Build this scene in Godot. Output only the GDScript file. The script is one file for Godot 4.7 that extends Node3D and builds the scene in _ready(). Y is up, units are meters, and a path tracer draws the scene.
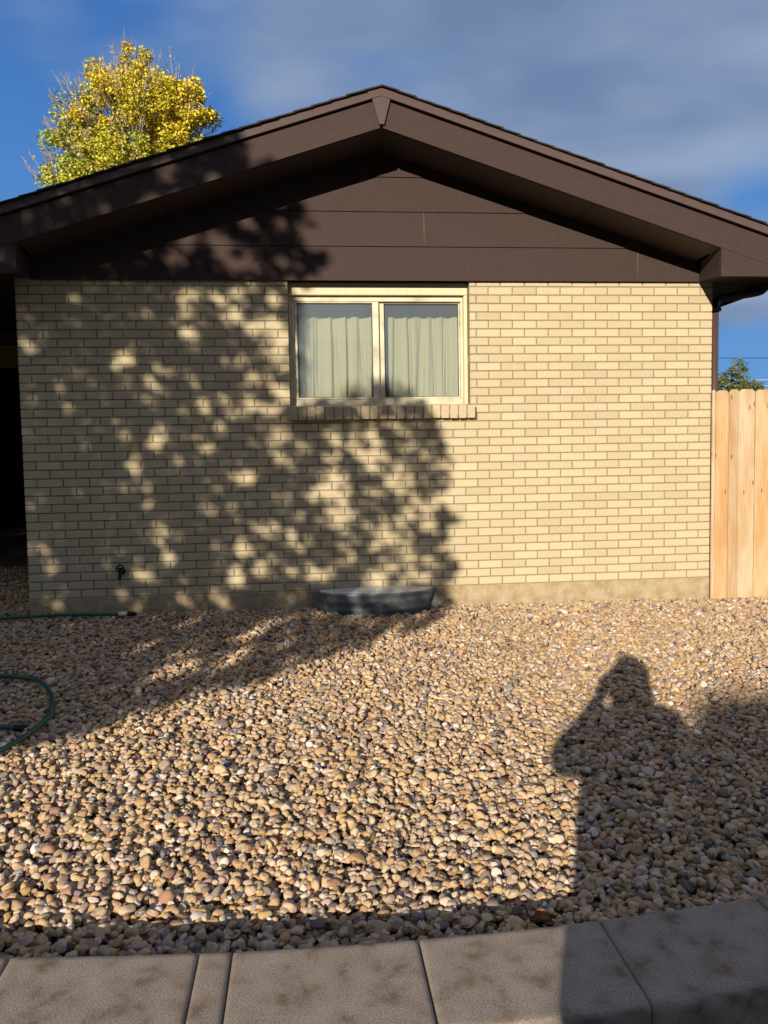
extends Node3D
# Side yard of a brick house in low autumn sun. World: x along the wall, y up, z towards the street; metres.
const CAM_POS := Vector3(2.1843, 1.2380, 6.4883)
const CAM_R := Vector3(0.994997, -0.017700, 0.098320)
const CAM_U := Vector3(0.024304, 0.997498, -0.066382)
const CAM_F := Vector3(0.096900, -0.068439, -0.992938)
const SUN := Vector3(0.35473, -0.25780, -0.89872)
const GAPS := [1.52, 2.51, 0.08, 0.04, 1.68, 2.50, 0.04, 0.04, 1.63, 2.36, 0.08, 0.06, 1.29, 2.23, 0.09, 0.05, 1.16, 2.30, 0.04, 0.03, 1.35, 2.18, 0.03, 0.03, 0.19, 2.51, 0.06, 0.02, 0.73, 2.00, 0.05, 0.06, 0.84, 2.09, 0.03, 0.03, 0.98, 2.09, 0.03, 0.04, 1.05, 1.96, 0.08, 0.03, 1.01, 1.81, 0.09, 0.05, 0.95, 1.71, 0.06, 0.02, 0.23, 2.03, 0.05, 0.03, 0.46, 1.90, 0.04, 0.03, 0.64, 1.72, 0.03, 0.03, 0.26, 1.77, 0.03, 0.03, 0.37, 1.63, 0.05, 0.03, 1.32, 1.89, 0.04, 0.03, 1.54, 2.02, 0.03, 0.04, 1.37, 1.69, 0.08, 0.04, 1.40, 1.62, 0.06, 0.03, 1.56, 1.69, 0.06, 0.03, 1.60, 1.59, 0.04, 0.03, 1.21, 1.62, 0.05, 0.02, 1.02, 1.41, 0.07, 0.06, 0.78, 1.41, 0.03, 0.04, 1.38, 1.38, 0.05, 0.03, 0.59, 1.43, 0.03, 0.02, 0.48, 1.54, 0.03, 0.02, 1.36, 2.10, 0.04, 0.02, 0.99, 1.36, 0.10, 0.05, 1.38, 1.37, 0.05, 0.03, 1.20, 1.23, 0.06, 0.03, 0.83, 1.21, 0.08, 0.04, 0.85, 1.16, 0.03, 0.02, 1.10, 1.13, 0.04, 0.04, 0.77, 1.02, 0.04, 0.05, 1.60, 1.08, 0.05, 0.03, 1.47, 1.02, 0.05, 0.04, 1.40, 0.83, 0.06, 0.03, 1.60, 0.81, 0.05, 0.03, 1.34, 0.93, 0.04, 0.03, 1.03, 0.69, 0.07, 0.03, 1.03, 0.55, 0.10, 0.03, 1.46, 0.55, 0.08, 0.03, 1.16, 0.61, 0.05, 0.02, 0.11, 0.54, 0.05, 0.03, 0.55, 0.54, 0.04, 0.03, 0.61, 0.42, 0.09, 0.03, 0.88, 0.31, 0.09, 0.05, 1.60, 0.30, 0.05, 0.05, 0.15, 0.41, 0.04, 0.02, 0.44, 0.35, 0.03, 0.02, 1.08, 0.48, 0.04, 0.02, 1.16, 0.13, 0.10, 0.04, 1.49, 0.09, 0.13, 0.05, 1.70, 2.50, 0.06, 0.03, 1.97, 2.50, 0.08, 0.03, 1.74, 2.29, 0.09, 0.05, 1.99, 2.29, 0.08, 0.03, 1.94, 2.23, 0.10, 0.04, 1.99, 2.15, 0.09, 0.02, 1.96, 2.07, 0.10, 0.04, 2.00, 1.95, 0.09, 0.03, 1.82, 1.87, 0.10, 0.03, 1.93, 1.82, 0.13, 0.04, 1.98, 1.76, 0.10, 0.03, 1.75, 1.69, 0.08, 0.03, 2.00, 1.69, 0.06, 0.03, 1.68, 1.62, 0.04, 0.02, 1.95, 1.61, 0.08, 0.03, 1.97, 1.43, 0.06, 0.05, 2.01, 1.23, 0.10, 0.04, 1.71, 1.06, 0.06, 0.05, 1.75, 0.84, 0.03, 0.03, 1.61, 0.82, 0.03, 0.03, 1.90, 0.68, 0.05, 0.03, 1.67, 0.53, 0.08, 0.03, 1.84, 0.62, 0.04, 0.02, 2.06, 0.61, 0.05, 0.03, 1.79, 0.35, 0.06, 0.06, 1.62, 0.30, 0.08, 0.05, 1.99, 0.35, 0.06, 0.04, 2.09, 0.48, 0.05, 0.04, 2.21, 0.33, 0.06, 0.03, 2.39, 1.22, 0.06, 0.04, 2.64, 1.28, 0.06, 0.03, 2.67, 1.22, 0.10, 0.03, 2.43, 1.09, 0.10, 0.03, 2.82, 1.22, 0.06, 0.03, 2.33, 0.95, 0.09, 0.08, 2.48, 0.94, 0.05, 0.03, 2.43, 0.73, 0.10, 0.05, 2.50, 0.82, 0.08, 0.03, 2.69, 1.16, 0.08, 0.02, 2.89, 1.03, 0.08, 0.03, 2.97, 1.09, 0.10, 0.03, 2.83, 0.62, 0.09, 0.04, 2.83, 0.55, 0.10, 0.03, 2.95, 0.69, 0.05, 0.04, 2.99, 0.50, 0.05, 0.04, 3.12, 0.82, 0.10, 0.04, 3.07, 0.87, 0.08, 0.03, 3.20, 0.68, 0.05, 0.02, 2.75, 0.21, 0.10, 0.03, 2.83, 0.35, 0.06, 0.02, 3.04, 0.41, 0.04, 0.02, 2.42, 1.39, 0.05, 0.05, 2.69, 1.41, 0.08, 0.03, 3.00, 1.42, 0.05, 0.03, 1.33, 2.91, 0.08, 0.10, 1.58, 2.91, 0.08, 0.11, 1.78, 3.06, 0.06, 0.05, 1.81, 2.76, 0.08, 0.06, 1.16, 2.77, 0.05, 0.04, 0.90, 2.86, 0.03, 0.02, 1.68, 2.73, 0.06, 0.06, 2.05, 2.76, 0.06, 0.05, 1.44, 3.14, 0.09, 0.05, 0.73, 2.94, 0.04, 0.03, 0.49, 2.82, 0.06, 0.03, 1.43, -0.09, 0.09, 0.05, 2.08, -0.28, 0.09, 0.05, 1.84, -0.38, 0.09, 0.05, 2.08, -0.17, 0.09, 0.05, 1.92, -0.50, 0.09, 0.05, 2.21, -0.43, 0.09, 0.05, 1.45, -0.32, 0.09, 0.05]
const CROWN := [2.01, 3.35, 1.98, 3.23, 2.19, 3.22, 2.29, 3.10, 2.19, 2.96, 2.42, 2.79, 2.28, 2.69, 2.12, 2.61, 2.11, 2.26, 2.08, 1.71, 2.48, 1.82, 2.85, 1.90, 3.17, 1.70, 3.29, 1.37, 3.37, 1.04, 3.22, 0.88, 3.40, 0.71, 3.28, 0.51, 3.40, 0.34, 3.31, 0.11, 3.40, -0.16, 3.19, -0.27, 2.91, -0.43, 2.68, -0.49, 2.66, -0.59, 2.44, -0.62, 2.15, -0.72, 2.09, -0.80, 1.95, -0.83, 0.6, -1.15, -2.2, -1.0, -3.0, 0.4, -3.1, 2.4, -2.2, 3.8, -0.6, 4.5, 0.8, 4.3, 1.6, 3.8]
const W := 5.608          # width of the brick wall, 28 bricks
const YB := 0.17          # underside of the lowest course
const CO := 0.06773       # course height
const BL := 0.20029       # brick and joint
const PK := 2.80          # ridge x
const RT := 3.932         # ridge height
const SL := 0.322         # roof slope
const OPEN := Rect2(2.08, 1.592, 1.465, 1.053)
var rng := RandomNumberGenerator.new()
var names := {}
var mats := {}

# ---------------------------------------------------------------- helpers
func lin(r: float, g: float, b: float) -> Color:
	return Color(r, g, b).linear_to_srgb()
func numbered(called: String) -> String:
	var n: int = names.get(called, 0)
	names[called] = n + 1
	return called if n == 0 else "%s_%03d" % [called, n]
func tag(o: Node, label: String, category: String, group := "") -> Node:
	o.set_meta("label", label)
	o.set_meta("category", category)
	if group != "":
		o.set_meta("group", group)
	return o
func thing(called: String, label: String, category: String, at := Vector3.ZERO, turn := 0.0, group := "") -> Node3D:
	var o := Node3D.new()
	o.name = numbered(called)
	add_child(o)
	o.position = at
	o.rotation.y = turn
	tag(o, label, category, group)
	return o
func structure(called: String) -> Node3D:
	var o := Node3D.new()
	o.name = numbered(called)
	add_child(o)
	o.set_meta("kind", "structure")
	return o
func part(called: String, st, m: Material, parent: Node) -> MeshInstance3D:
	var o := MeshInstance3D.new()
	o.mesh = st.commit() if st is SurfaceTool else st
	o.name = numbered(called) if parent == self else called
	o.material_override = m
	parent.add_child(o, true)
	return o
func begin(smooth := -1) -> SurfaceTool:
	var st := SurfaceTool.new()
	st.begin(Mesh.PRIMITIVE_TRIANGLES)
	st.set_smooth_group(smooth)
	return st
func done(st: SurfaceTool) -> ArrayMesh:
	st.generate_normals()
	return st.commit()
func tri(st: SurfaceTool, a: Vector3, b: Vector3, c: Vector3) -> void:
	st.add_vertex(a); st.add_vertex(b); st.add_vertex(c)
func quad(st: SurfaceTool, a: Vector3, b: Vector3, c: Vector3, d: Vector3) -> void:
	tri(st, a, b, c); tri(st, a, c, d)
# chamfered box of the given size, centred on xf
func cbox(st: SurfaceTool, xf: Transform3D, size: Vector3, c: float) -> void:
	var h := size * 0.5
	var p := {}
	for sx in [-1, 1]:
		for sy in [-1, 1]:
			for sz in [-1, 1]:
				for ax in 3:
					var v := Vector3(sx * (h.x - c), sy * (h.y - c), sz * (h.z - c))
					v[ax] += c * [sx, sy, sz][ax]
					p[[sx, sy, sz, ax]] = xf * v
	for ax in 3:
		var b := (ax + 1) % 3
		var d := (ax + 2) % 3
		for s in [-1, 1]:
			var k = func(i: int, j: int, which: int) -> Vector3:
				var q := [0, 0, 0]
				q[ax] = s; q[b] = i; q[d] = j
				return p[[q[0], q[1], q[2], which]]
			if s > 0:
				quad(st, k.call(-1, -1, ax), k.call(-1, 1, ax), k.call(1, 1, ax), k.call(1, -1, ax))
			else:
				quad(st, k.call(-1, -1, ax), k.call(1, -1, ax), k.call(1, 1, ax), k.call(-1, 1, ax))
			# edge between face ax (sign s) and face b (sign t)
			for t in [-1, 1]:
				var e = [k.call(t, -1, ax), k.call(t, 1, ax), k.call(t, 1, b), k.call(t, -1, b)]
				if s * t > 0:
					quad(st, e[0], e[1], e[2], e[3])
				else:
					quad(st, e[3], e[2], e[1], e[0])
	for sx in [-1, 1]:
		for sy in [-1, 1]:
			for sz in [-1, 1]:
				var a: Vector3 = p[[sx, sy, sz, 0]]
				var b2: Vector3 = p[[sx, sy, sz, 1]]
				var c2: Vector3 = p[[sx, sy, sz, 2]]
				if sx * sy * sz > 0: tri(st, a, c2, b2)
				else: tri(st, a, b2, c2)
func box_at(lo: Vector3, hi: Vector3, c := 0.004) -> ArrayMesh:
	var st := begin()
	cbox(st, Transform3D(Basis(), (lo + hi) * 0.5), hi - lo, minf(c, minf(hi.x - lo.x, minf(hi.y - lo.y, hi.z - lo.z)) * 0.4))
	return done(st)
func add_box(st: SurfaceTool, lo: Vector3, hi: Vector3, c := 0.003) -> void:
	cbox(st, Transform3D(Basis(), (lo + hi) * 0.5), hi - lo, minf(c, minf(hi.x - lo.x, minf(hi.y - lo.y, hi.z - lo.z)) * 0.4))
# polygon in x, y pushed along z; the front face may lean (zf is called with y)
func add_prism(st: SurfaceTool, poly: PackedVector2Array, zb: float, zf) -> void:
	var n := poly.size()
	var f := func(v: Vector2) -> Vector3: return Vector3(v.x, v.y, zf.call(v.y) if zf is Callable else zf)
	var idx := Geometry2D.triangulate_polygon(poly)
	var cw := Geometry2D.is_polygon_clockwise(poly)
	for i in range(0, idx.size(), 3):
		var a := poly[idx[i]]
		var b := poly[idx[i + 1]]
		var c := poly[idx[i + 2]]
		if (b - a).cross(c - a) > 0.0:
			var t := b; b = c; c = t
		tri(st, f.call(a), f.call(b), f.call(c))
		tri(st, Vector3(a.x, a.y, zb), Vector3(c.x, c.y, zb), Vector3(b.x, b.y, zb))
	for i in n:
		var a := poly[i]
		var b := poly[(i + 1) % n]
		if not cw:
			var t := a; a = b; b = t
		quad(st, f.call(b), f.call(a), Vector3(a.x, a.y, zb), Vector3(b.x, b.y, zb))
func prism(pts: Array, zb: float, zf) -> ArrayMesh:
	var st := begin()
	var pl := PackedVector2Array()
	for q in pts: pl.append(q)
	add_prism(st, pl, zb, zf)
	return done(st)
func add_tube(st: SurfaceTool, pts: Array, r0: float, r1: float, sides := 8) -> void:
	var n := pts.size()
	var rings := []
	var up := Vector3(0.13, 0.97, 0.21).normalized()
	for i in n:
		var d: Vector3 = (pts[mini(i + 1, n - 1)] - pts[maxi(i - 1, 0)]).normalized()
		if absf(d.dot(up)) > 0.95: up = Vector3(0.9, 0.1, 0.4).normalized()
		var u := d.cross(up).normalized()
		var v := u.cross(d).normalized()
		up = v
		var r := lerpf(r0, r1, float(i) / maxf(1.0, n - 1))
		var ring := []
		for k in sides:
			var a := TAU * k / sides
			ring.append(pts[i] + (u * cos(a) + v * sin(a)) * r)
		rings.append(ring)
	for i in n - 1:
		for k in sides:
			var k2 := (k + 1) % sides
			quad(st, rings[i][k], rings[i][k2], rings[i + 1][k2], rings[i + 1][k])
	for k in range(1, sides - 1):
		tri(st, rings[0][0], rings[0][k + 1], rings[0][k])
		tri(st, rings[n - 1][0], rings[n - 1][k], rings[n - 1][k + 1])
func smooth_path(pts: Array, per := 8) -> Array:
	var c := Curve3D.new()
	for i in pts.size():
		var t: Vector3 = (pts[mini(i + 1, pts.size() - 1)] - pts[maxi(i - 1, 0)]) / 6.0
		c.add_point(pts[i], -t, t)
	var out := []
	for i in (pts.size() - 1) * per + 1:
		out.append(c.samplef(float(i) / per))
	return out

# ---------------------------------------------------------------- materials
func noise_tex(seed_: int, freq: float, octaves: int, stops: Array, size := 512, normal := 0.0, kind := FastNoiseLite.TYPE_SIMPLEX_SMOOTH) -> NoiseTexture2D:
	var n := FastNoiseLite.new()
	n.seed = seed_
	n.noise_type = kind
	n.frequency = freq
	n.fractal_octaves = octaves
	n.fractal_gain = 0.55
	var t := NoiseTexture2D.new()
	t.width = size
	t.height = size
	t.seamless = true
	t.generate_mipmaps = false
	t.noise = n
	if normal > 0.0:
		t.as_normal_map = true
		t.bump_strength = normal
	else:
		var g := Gradient.new()
		g.offsets = PackedFloat32Array(stops.map(func(s): return s[0]))
		g.colors = PackedColorArray(stops.map(func(s): return s[1]))
		t.color_ramp = g
	return t
func grey(v: float) -> Color:
	return Color(v, v, v)
func mat(called: String, c: Color, rough := 0.85, tex: Texture2D = null, nrm: Texture2D = null, scale := Vector3.ONE, nscale := 1.0, spec := 0.35) -> StandardMaterial3D:
	var m := StandardMaterial3D.new()
	m.resource_name = called
	m.albedo_color = c
	m.roughness = rough
	m.metallic_specular = spec
	if tex: m.albedo_texture = tex
	if nrm:
		m.normal_enabled = true
		m.normal_texture = nrm
		m.normal_scale = nscale
	if tex or nrm:
		m.uv1_triplanar = true
		m.uv1_world_triplanar = true
		m.uv1_scale = scale
	mats[called] = m
	return m
func make_materials() -> void:
	var t_soft := noise_tex(3, 0.012, 5, [[0.0, grey(0.72)], [0.5, grey(0.9)], [1.0, grey(1.0)]])
	var t_grain := noise_tex(5, 0.06, 4, [[0.2, grey(0.7)], [0.5, grey(0.92)], [0.8, grey(1.0)]])
	var n_fine := noise_tex(7, 0.07, 4, [], 512, 5.0)
	var n_rough := noise_tex(9, 0.035, 5, [], 512, 9.0)
	# buff bricks: rug-faced, a few firings
	var tints := [[0.68, 0.575, 0.378], [0.69, 0.585, 0.39], [0.672, 0.565, 0.37], [0.70, 0.60, 0.40], [0.665, 0.557, 0.368], [0.688, 0.582, 0.388], [0.65, 0.545, 0.358]]
	for i in tints.size():
		mat("brick%d" % i, lin(tints[i][0], tints[i][1], tints[i][2]), 0.9, t_grain, n_rough, Vector3(5.0, 7.0, 5.0), 0.9, 0.25)
	var bm := mat("brick_mixed", Color.WHITE, 0.9, t_grain, n_rough, Vector3(5.0, 7.0, 5.0), 0.9, 0.25)
	bm.vertex_color_use_as_albedo = true
	mat("mortar", lin(0.33, 0.285, 0.205), 0.95, t_grain, n_fine, Vector3(6, 6, 6), 0.7, 0.2)
	var t_conc := noise_tex(21, 0.009, 6, [[0.1, Color(0.84, 0.79, 0.73)], [0.38, Color(0.91, 0.88, 0.84)], [0.6, Color(0.95, 0.93, 0.9)], [1.0, Color(1, 1.0, 1.0)]], 1024)
	mat("foundation", lin(0.43, 0.36, 0.255), 0.95, t_conc, n_fine, Vector3(0.8, 0.8, 0.8), 0.35, 0.2)
	mat("slab", lin(0.26, 0.24, 0.21), 0.95, t_conc, n_fine, Vector3(0.7, 0.7, 0.7), 0.6, 0.2)
	var t_kerb := noise_tex(33, 0.006, 6, [[0.08, Color(0.76, 0.70, 0.65)], [0.3, Color(0.89, 0.86, 0.83)], [0.5, Color(0.94, 0.92, 0.9)], [1.0, Color(1, 0.99, 0.98)]], 1024)
	var km := mat("kerb", lin(0.385, 0.335, 0.29), 0.96, t_kerb, noise_tex(37, 0.16, 4, [], 1024, 4.0), Vector3(1.15, 1.15, 1.15), 0.13, 0.2)
	km.detail_enabled = true
	km.detail_uv_layer = BaseMaterial3D.DETAIL_UV_1
	km.detail_blend_mode = BaseMaterial3D.BLEND_MODE_MUL
	km.detail_albedo = noise_tex(35, 0.13, 4, [[0.15, grey(0.70)], [0.40, grey(0.92)], [0.62, grey(1.0)]], 1024)
	# brown paint
	var t_board := noise_tex(41, 0.02, 5, [[0.0, grey(0.94)], [0.5, grey(0.975)], [1.0, grey(1.0)]])
	mat("siding", lin(0.055, 0.037, 0.034), 0.72, t_board, n_fine, Vector3(1.5, 0.5, 1.5), 0.10, 0.25)
	mat("fascia", lin(0.055, 0.037, 0.034), 0.68, t_board, n_fine, Vector3(0.8, 1.6, 0.8), 0.10, 0.25)
	mat("trim", lin(0.094, 0.067, 0.066), 0.68, t_board, n_fine, Vector3(0.8, 1.6, 0.8), 0.10, 0.25)
	mat("soffit", lin(0.055, 0.037, 0.034), 0.65, t_board, n_fine, Vector3(0.9, 0.9, 2.5), 0.3, 0.4)
	mat("caulk", lin(0.125, 0.095, 0.085), 0.8)
	mat("shingle", lin(0.055, 0.047, 0.043), 0.98, t_grain, n_rough, Vector3(6, 6, 6), 1.0, 0.2)
	mat("gutter", lin(0.045, 0.026, 0.022), 0.35, null, null, Vector3.ONE, 1.0, 0.5)
	mat("downspout", lin(0.085, 0.048, 0.044), 0.42, null, null, Vector3.ONE, 1.0, 0.5)
	# window
	mat("casing", lin(0.66, 0.58, 0.39), 0.6, t_board, null, Vector3(2, 2, 2))
	mat("vinyl", lin(0.72, 0.66, 0.50), 0.4, t_soft, null, Vector3(0.6, 0.6, 0.6))
	mat("gasket", lin(0.02, 0.02, 0.02), 0.6)
	var gl := mat("glass", Color(0.56, 0.62, 0.67, 0.20), 0.03, null, null, Vector3.ONE, 1.0, 0.8)  # grey tint puts dust haze and reflected sky into the pane colour
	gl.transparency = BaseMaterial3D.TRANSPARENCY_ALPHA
	var cu := mat("curtain", lin(0.60, 0.59, 0.37), 0.95, noise_tex(51, 0.09, 3, [[0.0, grey(0.86)], [1.0, grey(1.0)]]), null, Vector3(9, 2, 9), 1.0, 0.1)
	cu.backlight = Color(0.25, 0.25, 0.18)
	mat("room", lin(0.34, 0.32, 0.28), 0.95)
	# well, hose, spigot
	var wl := mat("galvanised", lin(0.24, 0.28, 0.295), 0.5, noise_tex(61, 0.05, 3, [[0.0, grey(0.8)], [0.5, grey(0.92)], [1.0, grey(1.0)]], 256, 0.0, FastNoiseLite.TYPE_CELLULAR), null, Vector3(3, 3, 3), 1.0, 0.5)
	wl.metallic = 0.35
	mat("cover", lin(0.80, 0.81, 0.80), 0.35, t_soft, null, Vector3(1.5, 1.5, 1.5))
	mat("hose", lin(0.012, 0.115, 0.08), 0.38, t_soft, null, Vector3(3, 3, 3), 1.0, 0.5)
	mat("coupling", lin(0.72, 0.72, 0.70), 0.4)
	mat("black", lin(0.012, 0.012, 0.012), 0.5)
	# fence and ground
	mat("dry_leaf", lin(0.30, 0.125, 0.045), 0.7, t_grain, null, Vector3(14, 14, 14))
	mats.dry_leaf.cull_mode = BaseMaterial3D.CULL_DISABLED
	mat("rail", lin(0.40, 0.23, 0.10), 0.85, t_grain, n_fine, Vector3(1, 6, 6), 0.6)
	mat("ground", lin(0.16, 0.125, 0.08), 1.0, t_soft, n_rough, Vector3(0.4, 0.4, 0.4), 1.0, 0.1)
	mat("bed", lin(0.11, 0.08, 0.05), 1.0, t_grain, n_rough, Vector3(9, 9, 9), 1.0, 0.1)
	mat("asphalt", lin(0.055, 0.053, 0.05), 0.95, t_grain, n_rough, Vector3(3, 3, 3), 1.0, 0.2)
	mat("bark", lin(0.10, 0.078, 0.058), 0.95, t_grain, n_rough, Vector3(5, 1.5, 5), 1.0, 0.1)
	mat("pale_bark", lin(0.46, 0.38, 0.32), 0.95, t_grain, n_fine, Vector3(5, 2, 5), 1.0, 0.1)
	mat("wire", lin(0.05, 0.05, 0.05), 0.6)
	mat("pale_wire", lin(0.45, 0.45, 0.42), 0.5)
	mat("pole_wood", lin(0.12, 0.09, 0.065), 0.95, t_grain, n_rough, Vector3(4, 0.8, 4), 1.0, 0.1)
	mat("plaster", lin(0.48, 0.44, 0.38), 0.9, t_soft, n_fine, Vector3(1, 1, 1), 0.5)
	mat("plywood", lin(0.20, 0.14, 0.05), 0.8, t_board, null, Vector3(2, 1, 2))
	var stone := mat("stone", Color.WHITE, 0.78, noise_tex(71, 0.03, 5, [[0.1, grey(0.7)], [0.45, grey(0.93)], [1.0, grey(1.0)]]), n_fine, Vector3(8, 8, 8), 0.35, 0.3)
	stone.vertex_color_use_as_albedo = true
	for i in STONES.size():
		var s: Array = STONES[i]
		mat("stone%d" % i, lin(s[0], s[1], s[2]), 0.78, stone.albedo_texture, n_fine, Vector3(8, 8, 8), 0.35, 0.3)
	for l in [["leaf", 0.6], ["leaf_green", 0.5]]:
		var lm := mat(l[0], Color.WHITE, 0.6, null, null, Vector3.ONE, 1.0, 0.3)
		lm.vertex_color_use_as_albedo = true
		lm.cull_mode = BaseMaterial3D.CULL_DISABLED
		lm.backlight = Color(l[1], l[1], l[1])
	# fence boards: cedar with grain, knots and rusty weathering
	var ced := cedar()
	for i in 4:
		var cm: StandardMaterial3D = ced.duplicate()
		cm.albedo_color = [Color(1, 1, 1), Color(1.0, 0.93, 0.84), Color(0.93, 0.9, 0.86), Color(1.0, 0.97, 0.9)][i]
		mats["cedar%d" % i] = cm
	var pm := mat("person", Color.WHITE, 0.85)
	pm.vertex_color_use_as_albedo = true
const STONES := [[0.53, 0.369, 0.217], [0.612, 0.456, 0.302], [0.49, 0.31, 0.17], [0.653, 0.524, 0.403], [0.439, 0.335, 0.249], [0.337, 0.272, 0.228], [0.581, 0.388, 0.196], [0.255, 0.209, 0.185], [0.408, 0.238, 0.154], [0.734, 0.635, 0.562], [0.306, 0.276, 0.276], [0.551, 0.417, 0.307], [0.163, 0.131, 0.117], [0.632, 0.446, 0.27]]
func cedar() -> StandardMaterial3D:
	var w := 160
	var h := 768
	var img := Image.create(w, h, false, Image.FORMAT_RGB8)
	var n1 := FastNoiseLite.new(); n1.seed = 81; n1.frequency = 0.02
	var n2 := FastNoiseLite.new(); n2.seed = 83; n2.frequency = 0.006; n2.fractal_octaves = 3
	var kn := []
	rng.seed = 811
	for i in 6: kn.append(Vector2(rng.randf() * w, rng.randf() * h))
	for y in h:
		for x in w:
			var bend := 0.0
			var dark := 0.0
			for k: Vector2 in kn:
				var dy := (y - k.y) / 26.0
				var dx := x - k.x
				if absf(dy) < 2.5 and absf(dx) < 26.0:
					var g := exp(-dy * dy) * exp(-dx * dx / 160.0)
					bend += signf(dx) * g * 9.0
					dark = maxf(dark, exp(-(dy * dy * 14.0 + dx * dx / 9.0)))
			var grain := n1.get_noise_2d((x + bend) * 9.0, y * 0.35) * 0.5 + 0.5
			var ring := 0.5 + 0.5 * sin((x + bend) * 0.55 + n2.get_noise_2d(x * 0.6, y * 0.5) * 14.0)
			var tone := n2.get_noise_2d(x * 2.2 + 400.0, y * 0.55)
			var v := 0.84 + 0.12 * grain + 0.05 * ring
			var c := Color(0.80, 0.745, 0.655).lerp(Color(0.77, 0.67, 0.545), clampf(tone * 1.5 + 0.42, 0.0, 1.0))
			c = Color(c.r * v, c.g * v * (0.94 + 0.06 * grain), c.b * v * (0.88 + 0.12 * grain)).lerp(Color(0.45, 0.22, 0.09), dark * 0.85)
			img.set_pixel(x, y, c)
	var m := StandardMaterial3D.new()
	m.albedo_texture = ImageTexture.create_from_image(img)
	m.roughness = 0.85
	m.metallic_specular = 0.25
	return m

# ---------------------------------------------------------------- sky, sun, camera
func sky_image() -> Image:
	var w := 1536
	var h := 768
	var n := FastNoiseLite.new(); n.seed = 12; n.frequency = 1.1; n.fractal_octaves = 5; n.fractal_gain = 0.48
	var n2 := FastNoiseLite.new(); n2.seed = 29; n2.frequency = 0.9; n2.fractal_octaves = 4
	var buf := PackedFloat32Array()
	buf.resize(w * h * 3)
	for y in h:
		var el := 90.0 - 180.0 * (y + 0.5) / h
		var se := sin(deg_to_rad(el))
		var ce := cos(deg_to_rad(el))
		for x in w:
			var o := (y * w + x) * 3
			if el < -3.0:
				buf[o] = 0.11; buf[o + 1] = 0.10; buf[o + 2] = 0.08
				continue
			var az := wrapf(360.0 * (x + 0.5) / w, -180.0, 180.0)
			var a := deg_to_rad(az)
			var t := clampf(el / 40.0, 0.0, 1.0)
			var c := Vector3(0.17, 0.40, 0.74).lerp(Vector3(0.030, 0.140, 0.44), pow(t, 0.42))
			c = c.lerp(Vector3(0.022, 0.095, 0.33), clampf((el - 18.0) / 30.0, 0.0, 1.0))
			# a flat deck of cloud: the noise is read on a plane overhead, so that it thins out to streaks
			var k := 1.0 / (maxf(se, 0.0) + 0.16)
			var p := Vector2(sin(a) * ce, -cos(a) * ce) * k
			var v := n.get_noise_2d(p.x * 0.55 + 3.0, p.y * 0.9 + 1.0)
			var v3 := n.get_noise_2d(p.x * 2.2 + 9.0, p.y * 3.0 - 4.0)
			var edge := el - (33.0 - 0.476 * (az + 16.5)) + 9.0 * smoothstep(8.0, 26.0, az)         # the edge of the deck runs down to the right
			edge = maxf(minf(edge, 60.0), -40.0) if absf(az - 20.0) < 90.0 else 8.0 + 30.0 * n2.get_noise_2d(p.x * 0.7, p.y * 0.7)
			var d := smoothstep(-4.0, 7.5, edge + v * 12.0 + v3 * 4.0)
			var hole := exp(-pow((el - 15.4 - (az - 29.0) * 0.1) / 1.9, 2.0)) * smoothstep(25.5, 30.0, az) * (1.0 if az < 120.0 else 0.0)
			d *= 1.0 - hole * 0.95
			d *= smoothstep(6.2, 8.6, el + v * 2.0)
			var v2 := n2.get_noise_2d(p.x * 0.8 - 5.0, p.y * 1.3 + 2.0)
			var cl := Vector3(0.145, 0.215, 0.36).lerp(Vector3(0.31, 0.385, 0.525), clampf(0.36 + v2 * 1.0 + v * 0.4 + v3 * 0.35 + (0.4 - d * 0.4), 0.0, 1.0))
			# towards the sun the air and the clouds are hazier and warmer
			var near := clampf(0.5 - 0.5 * (sin(a) * ce * SUN.x + se * SUN.y - cos(a) * ce * SUN.z), 0.0, 1.0)
			cl = cl.lerp(Vector3(0.33, 0.315, 0.31), near * near)
			c = c.lerp(Vector3(0.20, 0.27, 0.36), near * near * 0.6)
			c = c.lerp(cl, d * 0.93)
			buf[o] = c.x; buf[o + 1] = c.y; buf[o + 2] = c.z
	return Image.create_from_data(w, h, false, Image.FORMAT_RGBF, buf.to_byte_array())
func view() -> void:
	var cam := Camera3D.new()
	cam.name = "camera"
	add_child(cam)
	cam.transform = Transform3D(Basis(CAM_R, CAM_U, -CAM_F), CAM_POS)
	cam.keep_aspect = Camera3D.KEEP_HEIGHT
	cam.fov = rad_to_deg(2.0 * atan(512.0 / 800.0))
	cam.near = 0.01
	cam.far = 2000.0
	cam.current = true
	var sun := DirectionalLight3D.new()
	sun.name = "sun"
	add_child(sun)
	sun.basis = Basis.looking_at(SUN)
	sun.light_energy = 1.6
	sun.light_color = Color(1.0, 0.945, 0.85)
	sun.light_angular_distance = 0.48
	sun.shadow_enabled = true
	var env := Environment.new()
	env.background_mode = Environment.BG_SKY
	var sm := PanoramaSkyMaterial.new()
	sm.panorama = ImageTexture.create_from_image(sky_image())
	env.sky = Sky.new()
	env.sky.sky_material = sm
	env.tonemap_mode = Environment.TONE_MAPPER_LINEAR
	env.tonemap_exposure = 1.33
	env.background_energy_multiplier = 0.84
	env.sdfgi_enabled = true
	env.ssao_enabled = true
	env.ssil_enabled = true
	var we := WorldEnvironment.new()
	we.name = "world"
	we.environment = env
	add_child(we)

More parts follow.
